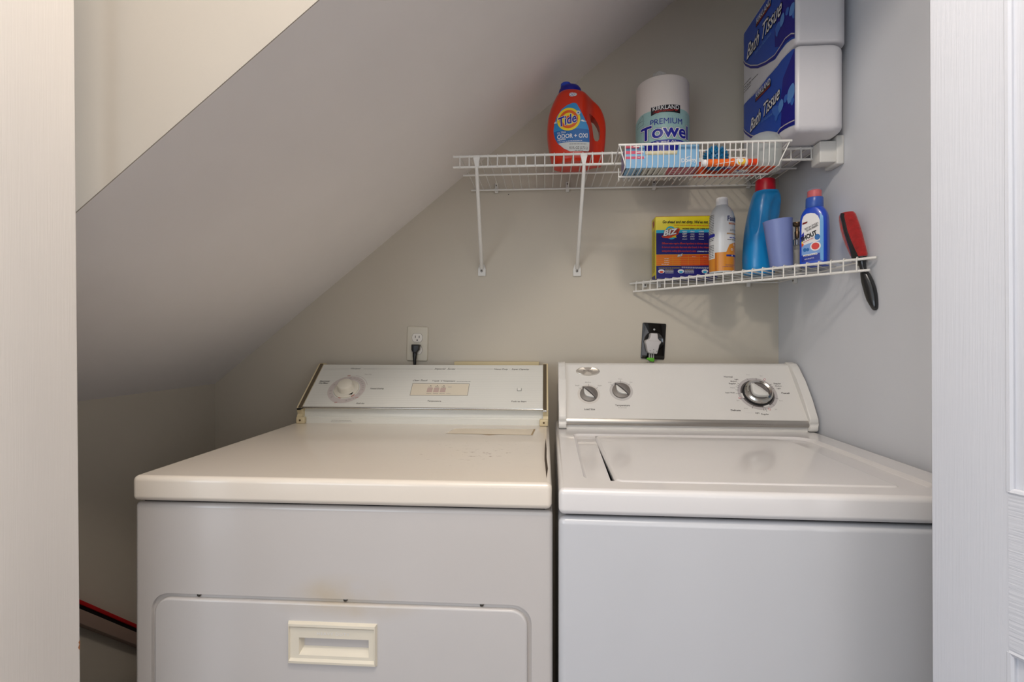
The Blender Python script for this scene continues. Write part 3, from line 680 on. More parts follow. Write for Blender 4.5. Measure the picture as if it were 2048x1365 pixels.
# ------------------------------------------------------------------ hanging basket
BZ, BT = 1.5665, 1.6195
t = thing('wire_basket', 'small white wire basket hooked under the front edge of the upper shelf', 'basket', (.37, 1.25, BZ))
bx0, bx1 = .178, .560
b = MB(); x = .190
while x <= .546:
    b.tube([(x, 1.200, BT), (x, 1.203, BZ+.006), (x, 1.208, BZ), (x, 1.306, BZ), (x, 1.3095, BZ+.004), (x, 1.3095, ZS-.040)], .0013, m_wire, 6); x += .01275
obj('wire_body', b, t)
obj('top_rail', MB().tube([(bx0-.004, 1.2015, BT), (bx1+.012, 1.2015, BT)], .0030, m_wire, 10), t)
obj('bottom_rail', MB().tube([(bx0+.004, 1.262, BZ-.003), (bx1-.016, 1.262, BZ-.003)], .0024, m_wire, 10), t)
for x in (bx0-.001, bx1+.008):
    s = MB(); s.tube([(x, 1.2015, BT), (x, 1.296, ZS-.033)], .0019, m_wire, 8)
    xr = .190 if x < .3 else .546
    s.tube([(xr, 1.3085, ZS-.040), (xr, 1.3085, BZ), (xr, 1.208, BZ), (xr, 1.203, BZ+.006), (x, 1.2015, BT)], .0014, m_wire, 8)
    obj('side_wire', s, t)
# fabric-softener sheet carton
lb = mat('carton_blue', (122, 170, 206), .45); lpu = mat('carton_violet', (120, 112, 150), .4, bump=(40, .4, .004)); lpk = mat('carton_pink', (204, 62, 96), .45); lcr = mat('sheet_cream', (226, 216, 180), .8); lgr = mat('carton_grey', (186, 186, 176), .5)
t = thing('dryer_sheet_box', 'light blue fabric-softener sheet carton with pink stripes in the basket', 'box', (.28, 1.25, BZ+.002))
z0 = BZ+.0016; x0, x1, y0, y1 = .1935, .3645, 1.2125, 1.286
fc = Frame((0, y0, 0), (1, 0, 0), (0, 0, 1))
zt = 1.6275; h = lambda u, v: fc.px(u, v)
b = MB(); hl = h(1291, 311)[0]; hr = h(1354, 311)[0]; hz = h(1320, 310)[1]
b.prism([(x0, z0), (x1, z0), (x1, zt), (hr+.012, zt), (hr+.004, zt-.006), (hr, hz), (hl, hz), (hl-.003, zt-.004), (x0, zt-.004)], fc, .0012, lb)
b.box((x0, y0+.001, z0), (x0+.0012, y1, zt-.004), lpu); b.box((x1-.0012, y0+.001, z0), (x1, y1, zt), m_kink)
b.box((x0, y1-.0012, z0), (x1, y1, zt), lb); b.box((x0, y0+.001, z0), (x1, y1, z0+.0012), lb)
for k, (va, vb, ue) in enumerate(((291, 297, 1278), (302, 308, 1285), (313, 318, 1288))):
    b.pfill([(1250, vb+.5), (ue, vb), (ue, va), (1250, va+.5)], fc, lpk, .0003)
    b.pfill([(ue-14, vb-2), (ue+3, vb-3), (ue+2, va+1), (ue-10, va+2)], fc, m_whi, .0005)
    b.pfill([(ue-9, vb-3), (ue, vb-3.5), (ue-1, va+2.5), (ue-7, va+3)], fc, lpk, .0007)
b.ptext('Downy', (1363, 325), (1393, 323), fc, m_whi, .0005, bold=.01, hk=1.1)
b.arc(fc.px(1378, 317), .0045, .0053, 0, 180, fc, m_whi, .0005, 14); b.arc(fc.px(1375, 317), .002, .0028, 20, 200, fc, m_whi, .0005, 10)
fd = Frame((0, 0, z0), (1, 0, 0), (0, -1, 0))      # underside
b.fill([(.235, -1.284), (.300, -1.284), (.300, -1.216), (.235, -1.216)], fd, lgr, .0003)
for k in range(5): b.dashes((.222+k*.014, -1.276), (.222+k*.014, -1.226), .003, fd, m_ink, .0006, 5)
b.fill([(.300, -1.284), (.362, -1.284), (.362, -1.216), (.292, -1.216)], fd, mat('carton_rose', (176, 82, 92), .5), .0004)
for k in range(4): b.dashes((.306, -1.226-.014*k), (.352, -1.226-.014*k), .0022, fd, m_whi, .0007, 5)
obj('carton', b, t)
b = MB(); b.box((x0+.004, y0+.016, z0+.002), (x1-.004, y1-.004, z0+.046), lcr, .003, 2); obj('sheets', b, t)
# spiky ball
c = Vector((.3745+.040, 1.2495, BZ+.0015+.032)); b = MB(); mbl = mat('ball_blue', (20, 112, 160), .4)
b.lathe([(.0255*math.cos(a), .0255*math.sin(a)) for a in [math.radians(-88+176*k/14) for k in range(15)]], mbl, Matrix.Translation(c), 28)
N = 190
for k in range(N):
    zz = 1-2*(k+.5)/N; rr = math.sqrt(1-zz*zz); a = k*2.39996; d = Vector((rr*math.cos(a), rr*math.sin(a), zz))
    b.tube([c+d*.0245, c+d*.0288, c+d*.0305], [.0021, .0016, .0006], mbl, 6)
tag(obj('dryer_ball', b), 'blue spiky rubber dryer ball in the wire basket', 'ball')
# orange cartons and stain stick
mor = mat('packet_orange', (216, 74, 22), .45); mrd = mat('packet_red', (190, 36, 26), .45); mnv = mat('packet_navy', (34, 40, 130), .45)
b = MB(); x0, x1, y0, y1 = .3685, .520, 1.2835, 1.292; z0 = BZ+.0016
b.box((x0, y0, z0), (x1, y1, z0+.046), mor); fc = Frame((0, y0, 0), (1, 0, 0), (0, 0, 1))
b.rect((x0, z0+.036), (x1, z0+.046), fc, m_whi, .0003); b.rect((x0+.05, z0+.016), (x1, z0+.024), fc, mnv, .0003)
b.text('STAIN REMOVER', (x0+.075, z0+.018), (x1-.006, z0+.018), fc, m_whi, .0006, cap=.004)
for k in range(6): b.rect((x0+.08+k*.009, z0+.038), (x0+.085+k*.009, z0+.043), fc, mor, .0005)
tag(obj('stain_remover_box', b), 'orange, white and navy carton standing behind the blue ball in the basket', 'box')
b = MB(); x0, x1, y0, y1 = .372, .548, 1.240, 1.281; z0 = BZ+.0016
c0 = (.4145, 1.2495)
b.box((.446, y0-.012, z0), (x1, y1, z0+.004), mor, .001, 1); fd = Frame((0, 0, z0), (1, 0, 0), (0, -1, 0))
for k in range(4): b.rect((.450, -1.236-.011*k), (x1-.004, -1.231-.011*k), fd, mrd if k % 2 else mor, .0003); b.dashes((.452, -1.2345-.011*k), (.535, -1.2345-.011*k), .0015, fd, mat('packet_gold', (228, 140, 60), .5), .0006, 8)
b.rect((.462, -1.262), (.492, -1.240), fd, m_whi, .0006); b.rect((.464, -1.250), (.474, -1.242), fd, mnv, .0009); b.rect((.480, -1.258), (.488, -1.252), fd, mnv, .0009)
tag(obj('laundry_packet', b), 'flat orange-red packet lying on the bottom of the basket', 'packet')
cy, cz, r = 1.2155, BZ+.0016+.0088, .0088
xs = [uy(u, 325, cy).x for u in (1403, 1412, 1468, 1474, 1488, 1494, 1515)]
t = thing('stain_stick', 'orange tube with white end cap lying across the basket front', 'tube', (.43, cy, cz-r))
def rod(xa, xb, r0, m, nm, par, bev=.001):
    q = MB(); q.lathe([(r0-bev, 0), (r0, bev), (r0, xb-xa-bev), (r0-bev, xb-xa)], m, Matrix.Translation((xa, cy, cz)) @ Matrix.Rotation(PI/2, 4, 'Y'), 28); return q
mto = mat('tube_orange', (232, 104, 30), .35)
q = rod(xs[1], xs[4], r, mto, '', t); fcy = None
class Rod:
    curved = True; step = .002
    def map(s, a, b_, off=0): w = b_/r; return Vector((a, cy-(r+off)*math.cos(w), cz+(r+off)*math.sin(w)))
rf = Rod(); xm = (xs[2]+xs[3])/2
q.ell((xm+.008, .001), .011, .010, rf, m_whi, .0003); q.ell((xm+.011, .0), .009, .0085, rf, mat('swirl_yellow', (236, 190, 60), .4), .0005); q.ell((xm+.009, .002), .006, .005, rf, m_whi, .0007)
q.line((xs[1]+.02, -.006), (xs[3]-.01, .0), .0012, rf, m_whi, .0003); obj('tube_body', q, t)
obj('end_cap', rod(xs[0], xs[1], r*.92, m_whi, '', t), t); obj('collar', rod(xs[4], xs[5], r*.95, m_whi, '', t), t)
obj('screw_cap', rod(xs[5], xs[6], r*.86, mat('cap_orange', (222, 66, 22), .35), '', t), t)
# translucent dome cup
b = MB(); mtl = mat('frosted_plastic', (214, 222, 220), .38, trans=.55, ior=1.2, alpha=.6)
c = uy(1530, 300, 1.2500)
pr = [(.034, 0), (.0355, .002), (.0385, .045), (.0385, .062), (.036, .074), (.029, .083), (.018, .0885), (.002, .090)]
b.lathe(pr, mtl, T(c.x, 1.2525, BZ+.0016), 48, open_=True)
b.lathe([(.0392, .060), (.0396, .061), (.0392, .062)], mtl, T(c.x, 1.2525, BZ+.0016), 48, open_=True)
tag(obj('measuring_cup', b), 'upturned frosted translucent scoop cup at the right end of the basket', 'cup')

# ------------------------------------------------------------------ orange detergent jug
JY = 1.415; Z66 = lambda x, y: (1090+x/6.83, 160+y/6.83)
m_jug = mat('jug_orange', (208, 44, 6), .32, coat=.2); m_cap = mat('cap_blue', (14, 22, 140), .35)
rows = [(218, 190, 498, .036), (250, 160, 566, .042), (300, 132, 640, .046), (400, 88, 738, .050), (500, 56, 790, .052), (600, 38, 818, .053), (700, 30, 829, .054), (800, 29, 828, .054), (900, 38, 822, .054), (1000, 52, 812, .054), (1100, 72, 800, .053), (1190, 92, 786, .052), (1232, 110, 766, .046)]
zb = ZS+.0025; secs = []
for y, l, r_, d in rows:
    a = uy(*Z66(l, y), JY); c = uy(*Z66(r_, y), JY); secs.append((a.z, (a.x+c.x)/2, (c.x-a.x)/2, d, 2.5))
secs = secs[::-1]; kz = secs[0][0]; zt = secs[-1][0]
secs = [(zb+(q[0]-kz)*(zt-zb)/(zt-kz), *q[1:]) for q in secs]
ox = secs[5][1]; secs = [(q[0]-zb, q[1]-ox, *q[2:]) for q in secs]; secs = smooth_secs(secs)
t = thing('detergent_bottle', 'orange-red laundry detergent jug with blue cap and round yellow emblem on the upper shelf', 'bottle', (ox, JY, zb))
def thin(p):
    o = p.copy(); k = min(max((p.x-.016)/.034, 0), 1); o.y *= 1-.62*k*k*(3-2*k); return o
b = MB().loft(secs, m_jug, T(ox, JY, zb), 72, thin); jug = obj('bottle_body', b, t)
fj = Frame((0, JY-.08, 0), (1, 0, 0), (0, 0, 1)); fj0 = Frame((0, JY, 0), (1, 0, 0), (0, 0, 1))
hole = [(590, 535), (630, 530), (670, 560), (710, 620), (738, 690), (745, 770), (735, 840), (710, 872), (675, 868), (655, 830), (645, 760), (632, 680), (605, 600)]
cut = MB(); cut.prism([fj0.px(*Z66(*p)) for p in hole][::-1], fj, .16, m_jug); boolean(jug, cut)
sj = Surf((ox, JY, zb), 0, secs); sj.px = lambda u, v: (lambda p: (p[0]-ox, p[1]-zb))(Frame((0, JY-.048, 0), (1, 0, 0), (0, 0, 1)).px(u, v))
J = lambda *ps: [Z66(*p) for p in ps]
b = MB(); l1 = mat('label_blue', (44, 140, 200), .4); l2 = mat('label_deep_blue', (20, 100, 170), .4); yl = mat('emblem_yellow', (244, 214, 30), .4); orr = mat('emblem_orange', (226, 92, 24), .4); bl = mat('emblem_blue', (30, 34, 150), .4); lgy = mat('label_grey', (206, 208, 204), .45)
out = [(340, 985), (590, 985), (603, 965), (606, 860), (605, 760), (598, 690), (585, 640), (540, 540), (480, 420), (432, 332), (405, 322), (375, 322), (300, 350), (230, 400), (165, 490), (128, 590), (117, 680), (120, 720), (140, 800), (180, 872), (255, 940)]
b.pfill(J(*out), sj, l1, .0006)
b.pfill(J((118, 700), (300, 690), (450, 675), (598, 690), (605, 760), (606, 862), (180, 866), (140, 800)), sj, l2, .0009)
b.pfill(J((180, 866), (400, 858), (606, 862), (603, 965), (590, 985), (340, 985), (255, 940)), sj, lgy, .0010)
b.pfill(J((480, 570), (560, 575), (570, 580), (520, 585)), sj, m_whi, .0010); b.pfill(J((500, 555), (545, 570), (490, 572)), sj, m_whi, .0010)
b.pfill(J((125, 570), (160, 560), (160, 590), (123, 585)), sj, lgy, .0009)
ec = sj.px(*Z66(322, 548)); er = sj.px(*Z66(480, 548))[0]-ec[0]
b.ell(ec, er, er, sj, yl, .0013); b.ell(ec, er*.80, er*.80, sj, orr, .0016); b.ell(ec, er*.56, er*.56, sj, yl, .0019); b.ell(ec, er*.30, er*.30, sj, orr, .0020)
ti = dict(shear=.25, ref=0)
a, c = sj.px(*Z66(205, 645)), sj.px(*Z66(436, 585))
b.text('Tide', a, c, sj, m_whi, .0024, shear=.25, bold=.055, ref=.0, hk=1.25); b.text('Tide', a, c, sj, bl, .0029, shear=.25, bold=.02, ref=.0, hk=1.25)
b.ell(sj.px(*Z66(452, 463)), .0058, .0058, sj, lgy, .0025, 20); b.ell(sj.px(*Z66(452, 463)), .002, .002, sj, l2, .0028, 12)
b.ptext('ULTRA', Z66(168, 740), Z66(285, 738), sj, m_whi, .0013); b.ptext('ODOR + OXI', Z66(166, 806), Z66(578, 800), sj, m_whi, .0013, bold=.02, hk=1.15)
b.ptext('DEFENSE', Z66(172, 833), Z66(283, 828), sj, m_whi, .0013, bold=.02); b.pdash(Z66(185, 850), Z66(505, 842), .0012, sj, m_whi, .0013, 8)
b.pdash(Z66(332, 888), Z66(566, 888), .0014, sj, m_ink, .0013, 6); b.ptext('92 FL OZ (2.72 L)', Z66(330, 955), Z66(578, 955), sj, m_ink, .0013, bold=.01, hk=1.4); b.pdash(Z66(405, 975), Z66(520, 975), .0012, sj, m_ink, .0013, 3)
q = sj.px(*Z66(368, 198)); b.ell((q[0]+.006, q[1]), .0075, .0052, sj, lgy, .0008, 24); b.ell(q, .0078, .0062, sj, m_whi, .0011, 24); b.ell(q, .0066, .0052, sj, bl, .0013, 24); b.ell(q, .0056, .0043, sj, m_whi, .0015, 24); b.ptext('he', Z66(355, 204), Z66(383, 204), sj, bl, .0018, bold=.02)
obj('front_label', b, jug)
a = uy(*Z66(185, 215), JY); c = uy(*Z66(502, 215), JY); cx = (a.x+c.x)/2; r = (c.x-a.x)/2; zc0 = zb+secs[-1][0]-.006
b = MB(); b.lathe([(r*.98, 0), (r*1.0, .012), (r*.94, .020), (r*.80, .0265), (r*.60, .029), (r*.5, .0292)], m_cap, T(cx, JY, zc0), 48)
b.lathe([(r*.46, .026), (r*.44, .035), (r*.38, .037)], mat('spout_blue', (40, 70, 190), .3), T(cx-.012, JY-.005, zc0), 32); obj('cap', b, jug)

# ------------------------------------------------------------------ paper towel roll
PX, PY, PR = .340, 1.480, .0745; pz = ZS+.0022
t = thing('paper_towel_roll', 'wrapped paper towel roll with teal label standing behind the basket', 'paper towel roll', (PX, PY, pz))
m_pap = mat('paper_white', (224, 214, 206), .75, bump=(70, .25, .001)); H = .250
b = MB(); b.lathe([(.022, .002), (PR-.006, 0), (PR-.001, .003), (PR, .008), (PR, H-.006), (PR-.003, H-.001), (PR-.008, H), (.022, H-.002)], m_pap, T(PX, PY, pz), 72); roll = obj('roll', b, t)
cf = Cyl(PX, PY, pz, PR); Zt = lambda x, y: (1260+x/7.585, 120+y/7.585); m_teal = mat('wrap_teal', (158, 194, 190), .4); m_td = mat('wrap_teal_dark', (104, 148, 150), .45)
b = MB(); top = [cf.px(*Zt(*p)) for p in ((160, 862), (230, 812), (320, 780), (450, 755), (600, 742), (760, 742), (850, 782))]
zl = cf.px(1330, 303)[1]
b.fill([(-PR*1.9, zl), (PR*1.9, zl), (PR*1.9, top[-1][1]-.01), (PR*1.45, top[-1][1]-.004)]+top[::-1]+[(-PR*1.45, top[0][1]-.012), (-PR*1.9, top[0][1]-.03)], cf, m_teal, .0004)
rnd = random.Random(3)
for k in range(260):
    s_ = rnd.uniform(-PR*1.4, PR*1.4); h_ = rnd.uniform(zl+.004, top[3][1]-.006); b.line((s_, h_), (s_+.0012, h_+.0006), .0010, cf, m_td, .0006)
bp = [cf.px(*Zt(*p)) for p in ((320, 857), (757, 815), (757, 690), (320, 728))]; s0, s1 = bp[0][0], bp[1][0]; hm = bp[2][1]; h0 = bp[1][1]
b.fill([(s0, bp[0][1]), (s0*.4, h0+.003), (s1*.4, h0+.002), (s1, h0), (s1, hm), (s0, bp[3][1])], cf, m_kink, .0009)
b.text('KIRKLAND', (s0+.005, hm-.0125), (s1-.004, hm-.0125), cf, m_whi, .0013, bold=.012, hk=1.05); b.text('Signature', (s0+.006, hm-.0190), (s1-.007, hm-.0175), cf, m_red, .0013, shear=.6, hk=.55, bold=.01)
a = cf.px(*Zt(310, 1008)); c = cf.px(*Zt(785, 960)); b.text('PREMIUM', a, (c[0], a[1]), cf, bl, .0011, bold=0, hk=1.0)
a = cf.px(*Zt(172, 1240)); c = cf.px(*Zt(862, 1200)); hb = cf.px(*Zt(560, 1165))[1]
for m, off, bo in ((m_ink, .0009, .075), (m_whi, .0012, .062), (bl, .0016, .022)): b.text('Towel', (a[0]+.002, hb), (c[0], hb), cf, m, off, bold=bo, ref=0, hk=.9)
s0, s1 = -PR*1.15, PR*1.25
b.fill([(s0, zl-.002), (s1, zl-.002), (s1, hb-.010), (s1*.5, hb-.0075), (s0*.2, hb-.0075), (s0*.8, hb-.014)], cf, bl, .0012); b.fill([(s0*1.2, zl-.004), (s1*1.2, zl-.004), (s1*1.2, zl+.001), (s0*1.2, zl+.001)], cf, m_teal, .0014)
b.text('Thick and Absorbent', (-.042, hb-.0155), (PR*1.2, hb-.0155), cf, m_whi, .0017, bold=.01, cap=.0055)
for p, q in (((125, 1000), (200, 850)), ((200, 850), (208, 985)), ((208, 985), (120, 1060)), ((120, 1060), (125, 1000)), ((125, 980), (200, 930))): b.line(cf.px(*Zt(*p)), cf.px(*Zt(*q)), .0007, cf, m_ink, .0010)
obj('wrap_label', b, roll)
# tuft of clear film on top
bm = bmesh.new(); bmesh.ops.create_icosphere(bm, subdivisions=3, radius=1)
for v in bm.verts:
    n = random.uniform(.7, 1.15); v.co = Vector((v.co.x*.022*n, v.co.y*.018*n, max(v.co.z, -.2)*.020*n))
m_film = mat('clear_film', (225, 225, 225), .12, alpha=.16, spec=.8)
q = MB().bm(bm, m_film, T(PX-.018, PY-.042, pz+H+.002)); obj('film_tuft', q, roll)

# ------------------------------------------------------------------ bath tissue packs
m_tis = mat('tissue_film', (214, 212, 215), .34, bump=(14, .5, .006, (1, 1, .35))); pb = mat('print_blue', (22, 72, 172), .35); pdk = mat('print_deep_blue', (14, 12, 132), .35); ppl = mat('print_petal', (88, 140, 206), .35); ppl2 = mat('print_petal_mid', (52, 104, 190), .35); psl = mat('print_silver', (196, 190, 186), .4)
m_tred = mat('badge_red', (120, 26, 20), .45)
def pillow(poly, z0, z1, rb, m, mb, seg=5):
    n = len(poly); cx = sum(p[0] for p in poly)/n; cy = sum(p[1] for p in poly)/n
    def ins(d):
        o = []
        for x, y in poly:
            v = Vector((x-cx, y-cy)); hx = max(abs(p[0]-cx) for p in poly); hy = max(abs(p[1]-cy) for p in poly)
            o.append((cx+v.x*(1-d/hx), cy+v.y*(1-d/hy)))
        return o
    rings = [(rb*(1-math.sin(PI/2*k/seg)), z0+rb*(1-math.cos(PI/2*k/seg))) for k in range(seg+1)]+[(0, (z0+z1)/2)]+[(rb*(1-math.cos(PI/2*k/seg)), z1-rb+rb*math.sin(PI/2*k/seg)) for k in range(seg+1)]
    vs = []; fs = []
    for d, z in rings: vs += [(x, y, z) for x, y in ins(d)]
    for i in range(len(rings)-1):
        for k in range(n): j = (k+1) % n; fs.append((i*n+k, i*n+j, (i+1)*n+j, (i+1)*n+k))
    fs.append(list(range(n))[::-1]); fs.append([(len(rings)-1)*n+k for k in range(n)]); return mb.add(vs, fs, m, True)
FX = .583; f3 = Frame((FX, 0, 0), (0, -1, 0), (0, 0, 1))
SR = -1.2095; SL = -1.520
def clampS(ps): return [(min(max(a, SL), SR), c) for a, c in ps]
class Side:
    """left face of the pack; wraps round its far corner"""
    curved = True; step = .008
    def px(s, u, v): return f3.px(u, v)
    def map(s, a, b_, off=0):
        e = max(0, (-1.505)-a)
        return Vector((FX+(e*e)*18-off, -a, b_))
sd = Side()
Za = lambda x, y: (1480+x/9.1, y/9.1); Zb = lambda x, y: (1480+x/9.1, 140+y/9.1)
def P(ps, Z): return clampS([f3.px(*Z(*p)) for p in ps])
ztop = 2.0555
for lower in (1, 0):
    z0, z1 = (ZS+.0022, 1.8475) if lower else (1.848, 2.062)
    t = thing('bath_tissue_pack', 'lower of the two blue and white bath tissue packs, sitting on the shelf' if lower else 'upper of the two blue and white bath tissue packs, cut off by the frame', 'tissue pack', (.643, 1.36, z0), 0, None)
    poly = rrect(FX, 1.205 if lower else 1.203, .700 if lower else .7045, 1.532, [.010, .034, .034, .026], 7)
    b = MB(); pillow(poly, z0, z1, .015 if lower else .006, m_tis, b); pk = obj('pack', b, t)
    b = MB()
    if lower:
        top = P([(1055, 820), (960, 900), (850, 1000), (760, 1100), (690, 1200), (560, 1350)], Za)+P([(500, 140), (370, 320), (250, 460), (150, 550), (60, 650)], Zb)
        bot = P([(45, 1050), (100, 1140), (180, 1215), (330, 1262), (480, 1275), (640, 1235), (700, 1160), (800, 1090), (900, 1035), (1012, 990)], Zb)
        ln = P([(50, 1040), (110, 1120), (200, 1185), (340, 1225), (480, 1235), (620, 1185), (690, 1140), (740, 1065), (820, 1005), (920, 950), (1012, 905)], Zb)
        top[0] = (SR, top[0][1]); bot[-1] = (SR, bot[-1][1]); ln[-1] = (SR, ln[-1][1]); Zq = Zb
        dk = P([(790, 150), (760, 400), (735, 560), (760, 800), (745, 1050)], Zb)+[(SR, ln[-1][1]), (SR, top[0][1]-.002)]
    else:
        top = [(SR, ztop), (SL, ztop)]; Zq = Za
        bot = P([(45, 1100), (100, 1190), (200, 1235), (330, 1230), (500, 1160), (640, 1085), (740, 930), (850, 790), (940, 720), (1050, 640)], Za)
        ln = P([(45, 1065), (110, 1150), (200, 1190), (330, 1185), (480, 1120), (640, 1000), (740, 850), (830, 700), (940, 610), (1050, 550)], Za)
        bot[-1] = (SR, bot[-1][1]); ln[-1] = (SR, ln[-1][1])
        dk = P([(640, 560), (640, 860), (720, 850)], Za)+[ln[-3], ln[-2], (SR, ln[-1][1]), (SR, ztop), (-1.245, ztop)]
    b.fill(top+bot if lower else top+bot, sd, pb, .0006)
    # deep-blue right part and border
    try: b.fill(dk, sd, pdk, .0009)
    except Exception: pass
    for p, q in zip(ln, ln[1:]): b.line(p, q, .0026, sd, psl, .0015)
    for i in range(len(ln)-1):
        b.fill([ln[i], (ln[i][0], ln[i][1]-.0085), (ln[i+1][0], ln[i+1][1]-.0085), ln[i+1]], sd, pdk, .0012)
    pet = [((905, 290), (1010, 40), .030, .009), ((880, 260), (860, 150), .014, .006), ((820, 340), (740, 380), .020, .010), ((750, 480), (650, 530), .020, .009), ((700, 560), (660, 640), .018, .007), ((960, 280), (1040, 230), .018, .006)]
    if lower: pet = [((890, 620), (980, 230), .034, .012), ((850, 580), (830, 460), .016, .007), ((800, 640), (710, 660), .020, .010), ((740, 780), (590, 710), .022, .008), ((700, 820), (640, 900), .018, .006), ((930, 600), (1000, 540), .016, .006)]
    for k, (a, c, rx, ry) in enumerate(pet):
        pa, pc = f3.px(*Zq(*a)), f3.px(*Zq(*c)); mx = ((pa[0]+pc[0])/2, (pa[1]+pc[1])/2); rot = math.atan2(pc[1]-pa[1], pc[0]-pa[0]); L = math.hypot(pc[0]-pa[0], pc[1]-pa[1])/2
        b.fill(clampS([(mx[0]+X*math.cos(rot)-Y*math.sin(rot), mx[1]+X*math.sin(rot)+Y*math.cos(rot)) for X, Y in [(L*math.cos(w), ry*1.5*math.copysign(abs(math.sin(w))**1.6, math.sin(w))) for w in [2*PI*i/28 for i in range(28)]]]), sd, ppl if k in (0, 2) else ppl2, .0013+.0002*(k % 3))
    if lower:
        b.fill(P([(285, 592), (570, 285), (572, 180), (292, 490)], Zb), sd, m_kink, .0016); b.fill(P([(300, 575), (560, 300), (562, 262), (300, 540)], Zb), sd, m_tred, .0018)
        bt = (Zb(200, 1135), Zb(742, 500), Zb(330, 1010), Zb(600, 815), Zb(300, 520), Zb(565, 245))
        for k in range(4): b.dashes(f3.px(*Zb(30, 330+k*45)), f3.px(*Zb(200+(k == 1)*130, 140+k*45-(k == 1)*110)), .0018, sd, m_ink, .0008, 7)
    else:
        b.fill(P([(297, 505), (575, 90), (577, -10), (303, 410)], Za), sd, m_kink, .0016); b.fill(P([(305, 490), (570, 100), (570, 60), (305, 450)], Za), sd, m_tred, .0018)
        bt = (Za(135, 1092), Za(775, 235), Za(285, 1000), Za(580, 620), Za(315, 432), Za(570, 62))
    for m, off, bo in ((m_kink, .0019, .045), (m_whi, .0023, .006)): b.text('Bath Tissue', sd.px(*bt[0]), sd.px(*bt[1]), sd, m, off, shear=.45, bold=bo, ref=0, hk=1.25)
    b.text('Soft and Absorbent', sd.px(*bt[2]), sd.px(*bt[3]), sd, ppl, .0019, shear=.2)
    b.text('KIRKLAND', sd.px(*bt[4]), sd.px(*bt[5]), sd, m_whi, .0021, bold=.008, hk=1.2)
    obj('printed_film', b, pk)

# ------------------------------------------------------------------ lower corner shelf
LZ = ZC+.1855
Lp, Rp = Vector((.273, 1.594, LZ)), Vector((.716, 1.131, LZ)); dd = (Rp-Lp).normalized(); nn = Vector((-dd.y, dd.x, 0)); SLn = (Rp-Lp).length
t = thing('corner_wire_shelf', 'white triangular wire shelf fixed across the back right corner', 'shelf', (.56, 1.45, LZ))
b = MB(); s = .018
def reach(p): return min((XR-.004-p.x)/nn.x, (YB-.004-p.y)/nn.y)
while s < SLn-.016:
    p = Lp+dd*s; e = max(reach(p), .004)
    b.tube([p+nn*e, p-nn*.0006, p-nn*.0036-Vector((0, 0, .003)), p-nn*.0040-Vector((0, 0, .032))], .0016, m_wire, 6); s += .0255
obj('wire_deck', b, t)
dz = Vector((0, 0, -.0046))
obj('front_rail', MB().tube([Lp+dz-dd*.008, Rp+dz+dd*.0], .0031, m_wire, 10), t)
obj('lip_rail', MB().tube([Lp+Vector((0, 0, -.0305))+dd*.006, Rp+Vector((0, 0, -.0305))-dd*.012], .0031, m_wire, 10), t)
pm0, pm1 = Lp+nn*.16, Rp+nn*.16
a0 = Lp+dd*.170+nn*.150; a1 = Rp-dd*.155+nn*.150
obj('middle_rail', MB().tube([a0+dz, a1+dz], .0026, m_wire, 10), t)
b = MB().tube([(Lp.x+.01, YB-.006, LZ+dz.z), (XR-.006, YB-.006, LZ+dz.z), (XR-.006, Rp.y+.02, LZ+dz.z)], .0022, m_wire, 8); obj('back_wire', b, t)
for kind, (u, v) in (('b', (1290, 568)), ('b', (1318, 566)), ('b', (1497, 569)), ('r', (1587, 566)), ('r', (1718, 540))):
    q = MB()
    if kind == 'b':
        c = uy(u, v, 1.592); fr = Frame((0, 1.590, 0), (1, 0, 0), (0, 0, 1)); q.box((c.x-.006, 1.5895, LZ-.018), (c.x+.006, 1.5995, LZ+.002), m_clip, .002, 2)
        if u < 1300: q.lathe([(.003, 0), (.003, .001), (.001, .0014)], m_screw, frame_matrix(fr, c.x, LZ-.010, .0008), 12)
    else:
        r_ = ray(u, v); tt = .712/r_.x; c = CAMP+r_*tt; fr = Frame((.7115, 0, 0), (0, -1, 0), (0, 0, 1)); q.box((.7110, c.y-.006, LZ-.020), (.7215, c.y+.006, LZ+.0), m_clip, .002, 2)
        q.lathe([(.003, 0), (.003, .001), (.001, .0014)], m_screw, frame_matrix(fr, -c.y, LZ-.012, .0008), 12)
    obj('wall_clip', q, t)
zb = LZ+.0018
# ------------------------------------------------------------------ yellow-blue stain remover carton
X0, X1, Y0, Y1, HB = .3335, .518, 1.536, 1.590, .1885
t = thing('laundry_powder_box', 'blue, orange and yellow laundry powder carton on the corner shelf against the wall', 'box', ((X0+X1)/2, 1.563, zb))
my = mat('box_yellow', (226, 208, 20), .4); mnb = mat('box_navy', (18, 14, 110), .4); mcy = mat('box_cyan', (40, 170, 206), .4); mog = mat('box_orange', (232, 118, 20), .4); mo2 = mat('box_red_orange', (222, 66, 20), .4); mdr = mat('box_dark_red', (150, 40, 20), .4)
b = MB().box((X0, Y0, zb), (X1, Y1, zb+HB), my, .0012, 2); b.box((X0+.001, Y0+.001, zb+HB-.001), (X1-.001, Y1, zb+HB+.0008), mdr); b.box((X0-.0003, Y0+.004, zb), (X0+.001, Y1-.001, zb+.012), mnb)
fy = Frame((X0, 0, 0), (0, -1, 0), (0, 0, 1))
rnd = random.Random(5)
for k in range(34): z = zb+.022+k*.0038; b.line((-Y1+.012, z), (-Y0-.008, z+.003), .0011, fy, m_ink, .0004)
b.fill([(-Y1+.020, zb+HB-.030), (-Y0-.014, zb+HB-.022), (-Y0-.018, zb+HB-.006), (-Y1+.014, zb+HB-.010)], fy, mdr, .0006)
b.box((X0+.0004, Y0+.0004, zb-.0006), (X1-.0004, Y1-.0004, zb+.001), mnb)
carton = obj('carton', b, t)
b = MB(); fb = Frame((0, Y0, 0), (1, 0, 0), (0, 0, 1)); Z = lambda x, y: (1290+x/9.75, 420+y/9.75)
